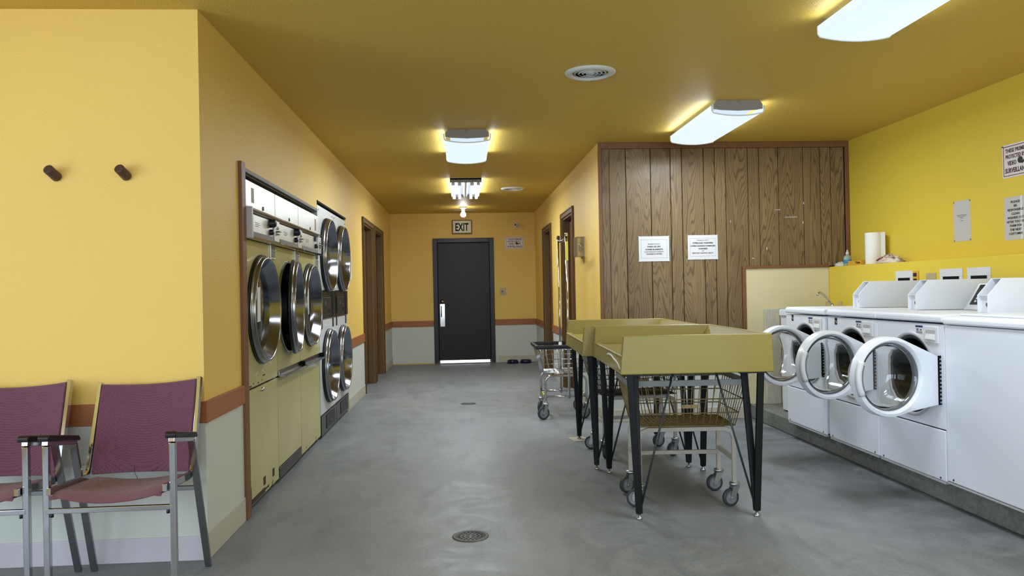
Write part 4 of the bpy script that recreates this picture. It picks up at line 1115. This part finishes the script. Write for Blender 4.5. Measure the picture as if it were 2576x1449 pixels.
# ------------------------------------------------------------------ washers
XW = 2.60; WZB = .145
def washer(y0, wd, label, console=False, case=True):
    r = thing('front_load_washer', label, 'washing machine', (XW, y0, .13), 0, 'white front-loading washers')
    D = .70; g = .002; o = -.13
    def finish(r):
        for yy in (.06, wd-.06):
            for xx in (.10, D-.08): MB().cyl((xx, yy, 0.0), (xx, yy, .045), .018, n=12).build('foot', M['black'], r)
        return r
    Hs = lambda z: z+o
    yc, zc = .315, Hs(.70)
    body = MB().box(.012, D, g, .02, Hs(.15), Hs(.995)).box(.012, D, wd-.02, wd-g, Hs(.15), Hs(.995)).box(D-.02, D, .02, wd-.02, Hs(.15), Hs(.995)).box(.30, D-.02, .02, wd-.02, Hs(.15), Hs(.17)).box(.012, D-.02, .02, wd-.02, Hs(.985), Hs(.995))
    body.build('cabinet', M['white'], r)
    MB().holed((g, wd-g, Hs(.424), Hs(.993)), (yc, zc), .224, -.0, .014, 56).build('front_panel', M['white'], r, bevel=.003)
    box(-.004, .012, g, wd-g, Hs(.142), Hs(.418)).build('lower_panel', M['white'], r, bevel=.005)
    kk = box(-.002, .02, g+.01, wd-g-.01, Hs(.128), Hs(.141)).build('kick_strip', M['greywhite'], r)
    for yy in (.05, wd-.05): MB().cyl((-.006, yy, Hs(.156)), (-.003, yy, Hs(.156)), .006, n=10).build('screw', M['darksteel'], r)
    lid = MB().prism([(-.012, Hs(1.005)), (D, Hs(1.005)), (D, Hs(1.048)), (.004, Hs(1.052)), (-.012, Hs(1.04))], 'y', 0.001, wd-.001)
    lid.build('top', M['white'], r, bevel=.012, seg=3)
    MB().lathe([(.224, .012), (.223, -.004), (.230, -.010), (.241, -.008), (.246, .0)], (0, yc, zc), 'x', 56).build('porthole_ring', M['greywhite'], r)
    MB().lathe([(.224, .006), (.205, .010), (.195, .035), (.215, .06), (.222, .10), (.225, .28), (.0, .285)], (0, yc, zc), 'x', 48).build('drum', M['dark'], r)
    MB().lathe([(.222, .0), (.214, -.003), (.204, .006), (.208, .02)], (0, yc, zc), 'x', 48).build('gasket', M['rubber'], r)
    # dispenser drawer with its grip; a flat grey plate paints the shadow above it
    dr = MB().box(-.008, 0, .045, .18, Hs(.888), Hs(.982)).build('dispenser_drawer', M['white2'], r, bevel=.006)
    MB().prism([(-.0085, Hs(.903)), (-.017, Hs(.908)), (-.016, Hs(.913)), (-.0085, Hs(.940))], 'y', .068, .158).build('grip', M['white2'], dr, bevel=.004)
    box(-.0092, -.008, .070, .156, Hs(.945), Hs(.962)).build('grip_shade', M['greywhite'], dr)
    st_ = box(-.0012, 0, .195, .265, Hs(.935), Hs(.982)).build('sticker', M['paper'], r)
    box(-.0018, -.0012, .195, .265, Hs(.971), Hs(.982)).build('sticker_band', M['inkblue'], st_)
    pb = MB()
    for i in range(3): pb.box(-.0018, -.0012, .20, .26, Hs(.938+i*.004), Hs(.940+i*.004))
    pb.box(-.0018, -.0012, .205, .222, Hs(.953), Hs(.962)).box(-.0018, -.0012, .235, .255, Hs(.951), Hs(.965)); pb.build('sticker_print', M['inkgrey'], st_)
    if label.find('plain') < 0:
        bst = box(-.0012, 0, wd-.14, wd-.105, Hs(.945), Hs(.995-.003)).build('black_sticker', M['inkblack'], r)
        MB().box(-.0018, -.0012, wd-.135, wd-.112, Hs(.968), Hs(.972)).box(-.0018, -.0012, wd-.135, wd-.125, Hs(.955), Hs(.966)).build('sticker_print', M['papergrey'], bst)
    # open door, hinged on the near side
    HZ0, HZ1 = Hs(.557), Hs(.825)
    th, cx, cz, Ro, Ri = .062, .303, Hs(.722), .216, .181
    d = MB(); n = 56
    outer, inner = [], []
    for k_ in range(n):
        a = 2*PI*k_/n; outer.append([cx+Ro*math.cos(a), cz+Ro*math.sin(a)]); inner.append((cx+Ri*math.cos(a), cz+Ri*math.sin(a)))
    # the hinge side is pulled out into a tail
    i0 = [i for i in range(n) if math.cos(2*PI*i/n) < -.42]
    for i in i0:
        a = 2*PI*i/n; t_ = (i-i0[0])/(len(i0)-1)
        p0 = Vector(outer[i0[0]-1]); 
    a_top, a_bot = R(114), R(246)
    pt, pb_ = (cx+Ro*math.cos(a_top), cz+Ro*math.sin(a_top)), (cx+Ro*math.cos(a_bot), cz+Ro*math.sin(a_bot))
    idx = [i for i in range(n) if a_top < 2*PI*i/n < a_bot]
    path = [pt, (0.004, HZ1), (0.004, HZ0), pb_]
    ln = [math.dist(path[i], path[i+1]) for i in range(3)]; tot = sum(ln)
    for q_, i in enumerate(idx):
        s_ = tot*(q_+1)/(len(idx)+1); j = 0
        while s_ > ln[j]: s_ -= ln[j]; j += 1
        f_ = s_/ln[j]; outer[i] = [path[j][0]+(path[j+1][0]-path[j][0])*f_, path[j][1]+(path[j+1][1]-path[j][1])*f_]
    for corner in path[1:3]:
        i = min(idx, key=lambda q: math.dist(outer[q], corner)); outer[i] = list(corner)
    # local: y along the door away from hinge, z up, x = -th (outer face) .. 0
    mid = [((o_[0]*.36+i_[0]*.64), (o_[1]*.36+i_[1]*.64)) for o_, i_ in zip(outer, inner)]
    rows = [[(0, p[0], p[1]) for p in inner], [(-th+.028, p[0], p[1]) for p in inner], [(-th+.004, cx+(Ri+.010)*math.cos(2*PI*i/n), cz+(Ri+.010)*math.sin(2*PI*i/n)) for i in range(n)],
            [(-th, cx+(Ri+.016)*math.cos(2*PI*i/n), cz+(Ri+.016)*math.sin(2*PI*i/n)) for i in range(n)],
            [(-th+.004, cx+(p[0]-cx)*.985, cz+(p[1]-cz)*.985) for p in outer], [(-th+.016, p[0], p[1]) for p in outer], [(0, p[0], p[1]) for p in outer]]
    vs = [v for row in rows for v in row]; fs = []
    for q_ in range(len(rows)):
        q2 = (q_+1) % len(rows)
        fs += [(q_*n+i, q_*n+(i+1) % n, q2*n+(i+1) % n, q2*n+i) for i in range(n)]
    d.add(vs, fs, True)
    dd = d.build('door', M['white'], r); dd.location = (-.026, .084, 0); dd.rotation_euler = (0, 0, R(100))
    md = dd.modifiers.new('edge', 'EDGE_SPLIT'); md.split_angle = R(38)
    gl = MB().lathe([(Ri+.004, -th+.026), (Ri-.006, -th+.020), (Ri-.012, -.02), (Ri-.016, .03), (Ri-.026, .085), (Ri-.045, .115), (Ri-.075, .125), (0, .128)], (0, cx, cz), 'x', 56)
    gl.build('glass_bowl', M['glass'], dd, solid=.006)
    MB().lathe([(Ri+.002, -th+.026), (Ri-.004, -th+.020), (Ri-.004, -.004), (Ri+.002, -.002)], (0, cx, cz), 'x', 56).build('glass_seal', M['hubgrey'], dd)
    # finger pull on the free side
    fp = MB(); rows_ = []
    for k_ in range(13):
        a_ = R(-27+54*k_/12); ca, sa = math.cos(a_), math.sin(a_)
        rows_ += [(-th-.0005, cx+(Ri+.006)*ca, cz+(Ri+.006)*sa), (-th-.005, cx+(Ri+.012)*ca, cz+(Ri+.012)*sa), (-th-.005, cx+(Ro-.006)*ca, cz+(Ro-.006)*sa), (-th+.018, cx+(Ro+.0015)*ca, cz+(Ro+.0015)*sa)]
    fp.add(rows_, [(k_*4+q_, k_*4+q_+1, k_*4+q_+5, k_*4+q_+4) for k_ in range(12) for q_ in range(3)], True)
    fp.build('finger_pull', M['white2'], dd, solid=.001)
    gs = MB()
    for k_ in range(8):
        a0, a1 = R(-22+44*k_/8), R(-22+44*(k_+1)/8)
        gs.hexa([(x_, cx+rr*math.cos(a), cz+rr*math.sin(a)) for x_ in (-th-.002, -th+.02) for a, rr in ((a0, Ri-.001), (a1, Ri-.001), (a1, Ri+.005), (a0, Ri+.005))])
    gs.build('grip_slot', M['hubgrey'], dd)
    hg = MB().box(-.056, -.050, -.020, .004, HZ0, HZ1).build('hinge', M['dark'], dd)
    for i in range(12):
        z_ = HZ0+.006+i*(HZ1-HZ0-.012)/12
        MB().box(-.0585, -.056, -.018, -.004, z_+.003, z_+.013).build('knuckle', M['zinc'], dd)
    # coin meter case at the back corner
    if case:
        zb, zt = Hs(1.0525), Hs(1.243); zk = Hs(1.150)
        x0, x1 = .275, .76
        prof = [(x0, zb), (x1, zb), (x1, zt), (x0+.085, zt), (x0, zk)]
        mc = MB().prism([(p[0], p[1]) for p in prof], 'y', .035, .041).prism(prof, 'y', .118, .124).build('meter_case', M['white'], r, bevel=.0015)
        MB().box(x0+.085, x1, .041, .118, zt-.005, zt).box(x0+.02, x0+.024, .041, .118, zb, zk).box(x0+.001, x0+.30, .041, .118, zk-.004, zk).build('inner_panel', M['white2'], mc)
        MB().box(x0+.20, x0+.205, .041, .118, zk, zt-.005).build('inner_back', M['greywhite'], mc)
        MB().lathe([(0, -.006), (.012, -.006), (.014, 0)], (x0+.02, .062, zb+.045), 'x', 16).build('lock', M['darksteel'], mc)
        MB().tube([(x0+.13, .075, zt-.01), (x0+.13, .075, zk+.03), (x0+.15, .07, zk+.01)], .004, 8).build('coin_chute', M['chrome_dull'], mc)
        MB().box(x0+.024, x0+.0245, .045, .114, zb+.03, zb+.0315).build('seam', M['greywhite'], mc)
    cz0, cz1 = Hs(1.051), Hs(1.215)
    xb = .545
    if not console: return finish(r)
    cs = MB().prism([(xb, cz0), (xb+.15, cz0), (xb+.15, cz1), (xb+.11, cz1), (xb+.02, cz0+.02)], 'y', .128, wd-.02).build('console', M['white'], r, bevel=.006)
    if console:
        # sloping black keypad panel on the console face
        dx, dz = .09, cz1-cz0-.02; L_ = math.hypot(dx, dz)
        def S(t_, y_, h_): return (xb+.02+dx*t_-h_*dz/L_, y_, cz0+.02+dz*t_+h_*dx/L_)
        kb = MB().hexa([S(.08, .22, .0005), S(.08, wd-.05, .0005), S(.92, wd-.05, .0005), S(.92, .22, .0005), S(.08, .22, .003), S(.08, wd-.05, .003), S(.92, wd-.05, .003), S(.92, .22, .003)]).build('keypad_panel', M['blackgloss'], cs)
        for i in range(4):
            y_ = wd-.10-i*.028
            for t_ in (.18, .30, .42):
                MB().hexa([S(t_, y_, .003), S(t_, y_+.016, .003), S(t_+.07, y_+.016, .003), S(t_+.07, y_, .003), S(t_, y_, .005), S(t_, y_+.016, .005), S(t_+.07, y_+.016, .005), S(t_+.07, y_, .005)]).build('key', M['white2'], cs)
    return finish(r)
washer(4.058, .678, 'white front-loading washer with open door, next to the plain top-loader', True)
washer(4.738, .664, 'middle white front-loading washer with open door and black sticker')
washer(5.448, .668, 'white front-loading washer with open door, next to the sink')
# gap strip between the second and third washers
# top loader at the edge of the picture
r = thing('top_load_washer', 'plain white top-loading washer cut off by the photo edge', 'washing machine', (XW-.005, 3.345, .13))
wd = .708; o = -.13
MB().box(.0, .70, .002, wd-.002, .152+o, .995+o).build('cabinet', M['white'], r, bevel=.008)
MB().prism([(-.012, .998+o), (.70, .998+o), (.70, 1.045+o), (.006, 1.045+o), (-.012, 1.03+o)], 'y', .001, wd-.001).build('top', M['white'], r, bevel=.012, seg=3)
MB().box(.05, .47, .06, wd-.06, 1.0455+o, 1.058+o).build('lid', M['white'], r, bevel=.005)
MB().box(.46, .50, .30, .40, 1.0455+o, 1.062+o).build('lid_hinge', M['greywhite'], r)
MB().prism([(.50, 1.046+o), (.69, 1.046+o), (.69, 1.20+o), (.60, 1.20+o)], 'y', .02, wd-.20).build('console', M['white'], r, bevel=.006)
box(-.002, .02, .012, wd-.012, .128+o+.014, .150+o).build('kick_strip', M['greywhite'], r)
for yy in (.06, wd-.06):
    MB().cyl((-.003, yy, .17+o), (0, yy, .17+o), .006, n=10).build('screw', M['darksteel'], r)
    for xx in (.10, .62): MB().cyl((xx, yy, 0.0), (xx, yy, .024), .018, n=12).build('foot', M['black'], r)

# ------------------------------------------------------------------ sink corner
r = thing('laundry_sink', 'white laundry sink cabinet with chrome faucet behind the washers', 'sink', (2.785, 6.16, .13))
MB().box(0, .635, 0, .018, .012, .83).box(0, .635, .482, .50, .012, .83).box(.617, .635, .018, .482, .012, .83).box(0, .018, .018, .482, .012, .83).box(0.018, .617, .018, .482, .10, .118).build('cabinet', M['white2'], r, bevel=.003)
bs = MB().box(-.012, .643, -.010, .03, .832, .885).box(-.012, .643, .48, .512, .832, .885).box(-.012, .03, .03, .48, .832, .885).box(.56, .643, .03, .48, .832, .885)
bs.hexa([(.03, .03, .62), (.56, .03, .62), (.56, .48, .62), (.03, .48, .62), (.03, .03, .63), (.56, .03, .63), (.56, .48, .63), (.03, .48, .63)])
bs.build('basin', M['white'], r, bevel=.004)
fa = MB().tube([(.465, .495, .885), (.465, .495, .925)], .011, 12)
fa.tube([(.465, .495, .918), (.445, .49, .935), (.38, .475, 1.005), (.355, .47, 1.022), (.335, .465, 1.024), (.318, .462, 1.014), (.312, .46, .998)], .0085, 12)
fa.build('faucet', M['chrome'], r)
MB().box(.40, .56, .482, .508, .8852, .892).build('faucet_base', M['chrome'], r, bevel=.003)
for xx in (.425, .53): MB().lathe([(0, .945), (.018, .945), (.022, .93), (.020, .90), (.012, .885), (0, .885)], (xx, .495, 0), 'z', 12).build('tap_handle', M['clearplastic'], r)
MB().box(.03, .06, .03, .06, 0, .012).box(.03, .06, .44, .47, 0, .012).box(.57, .60, .03, .06, 0, .012).box(.57, .60, .44, .47, 0, .012).build('foot', M['black'], r)
r = thing('wooden_board', 'weathered whitewashed board standing against the cream panel by the sink', 'board', (2.90, 7.04, .13))
MB().box(-.105, .105, 0.0, .035, 0, .88).build('plank', M['board'], r, bevel=.003)
MB().box(.03, .036, -.001, .0, .0, .88).build('crevice', M['niche'], r)

# ------------------------------------------------------------------ things on the ledge
LZ = 1.391
r = thing('paper_towel_roll', 'upright white paper towel roll on the yellow wall ledge', 'paper towel', (3.535, 6.475, LZ))
MB().lathe([(.020, .0), (.066, .0), (.068, .003), (.068, .268), (.066, .271), (.020, .271)], (0, 0, 0), 'z', 40).build('roll', M['towel'], r)
MB().lathe([(.019, .001), (.021, .001), (.021, .272), (.019, .272), (.019, .001)], (0, 0, 0), 'z', 24).build('core', M['cardboard'], r)
MB().add([(.03, -.0615, .0), (.062, -.075, .0), (.062, -.075, .271), (.03, -.0615, .271)], [(0, 1, 2, 3)]).build('loose_sheet', M['towel'], r, solid=.001)
r = thing('soap_bottle', 'clear teal dish soap bottle with blue label on the ledge', 'bottle', (3.52, 6.905, LZ))
MB().lathe([(0, .0), (.030, .0), (.034, .006), (.034, .07), (.028, .088), (.014, .10), (.012, .106), (0, .106)], (0, 0, 0), 'z', 24, 1.0).build('bottle', M['soap'], r)
MB().lathe([(0, .148), (.006, .148), (.007, .130), (.014, .126), (.015, .104), (0, .104)], (0, 0, 0), 'z', 18).build('cap', M['soapcap'], r)
MB().lathe([(.0348, .025), (.0352, .026), (.0352, .056), (.0348, .057)], (0, 0, 0), 'z', 24).build('label', M['soaplabel'], r)
r = thing('yellow_carton', 'flat yellow orange carton with dark lettering on the ledge', 'box', (3.52, 6.72, LZ))
box(-.03, .03, -.11, .12, 0, .042).build('carton', M['boxyellow'], r, bevel=.002)
lettering(r, 'Triple', .035, (-.0306, -.055, .021), '-x', M['inkblack'], .001, .085, .026)
def crumple(rx, ry, rz, seed, n=14, mth=8):
    rnd = random.Random(seed); b = MB(); vs = []
    for j in range(mth+1):
        for i in range(n):
            a = 2*PI*i/n; t_ = PI/2*j/mth; k_ = 1+rnd.uniform(-.22, .22)*(1 if j > 0 else .6)
            vs.append((rx*math.cos(a)*math.cos(t_)*k_, ry*math.sin(a)*math.cos(t_)*k_, max(0, rz*math.sin(t_)*(1+rnd.uniform(-.35, .35)))))
    fs = [(j*n+i, j*n+(i+1) % n, (j+1)*n+(i+1) % n, (j+1)*n+i) for j in range(mth) for i in range(n)]+[tuple(range(n))[::-1]]
    return b.add(vs, fs, True)
r = thing('plastic_bag', 'crumpled clear plastic bag with magenta seal on the ledge', 'plastic bag', (3.515, 6.19, LZ))
crumple(.07, .165, .06, 3, 26, 8).build('bag', M['bag'], r)
MB().tube([(-.052, .105, .026), (-.045, .06, .044), (-.03, .0, .054), (-.035, -.06, .042), (-.02, -.10, .042)], 0, flat=(.022, .004)).build('seal', M['magenta'], r)
o = crumple(.045, .085, .035, 9, 18, 6).build('tissue', M['rag'], loc=None); o.location = (3.50, 7.0, LZ)
tag(o, 'crumpled white tissue on the ledge in the panelling corner', 'tissue')

for o in list(sc.objects):
    for k_ in ('t', 'face'):
        if k_ in o.keys(): del o[k_]
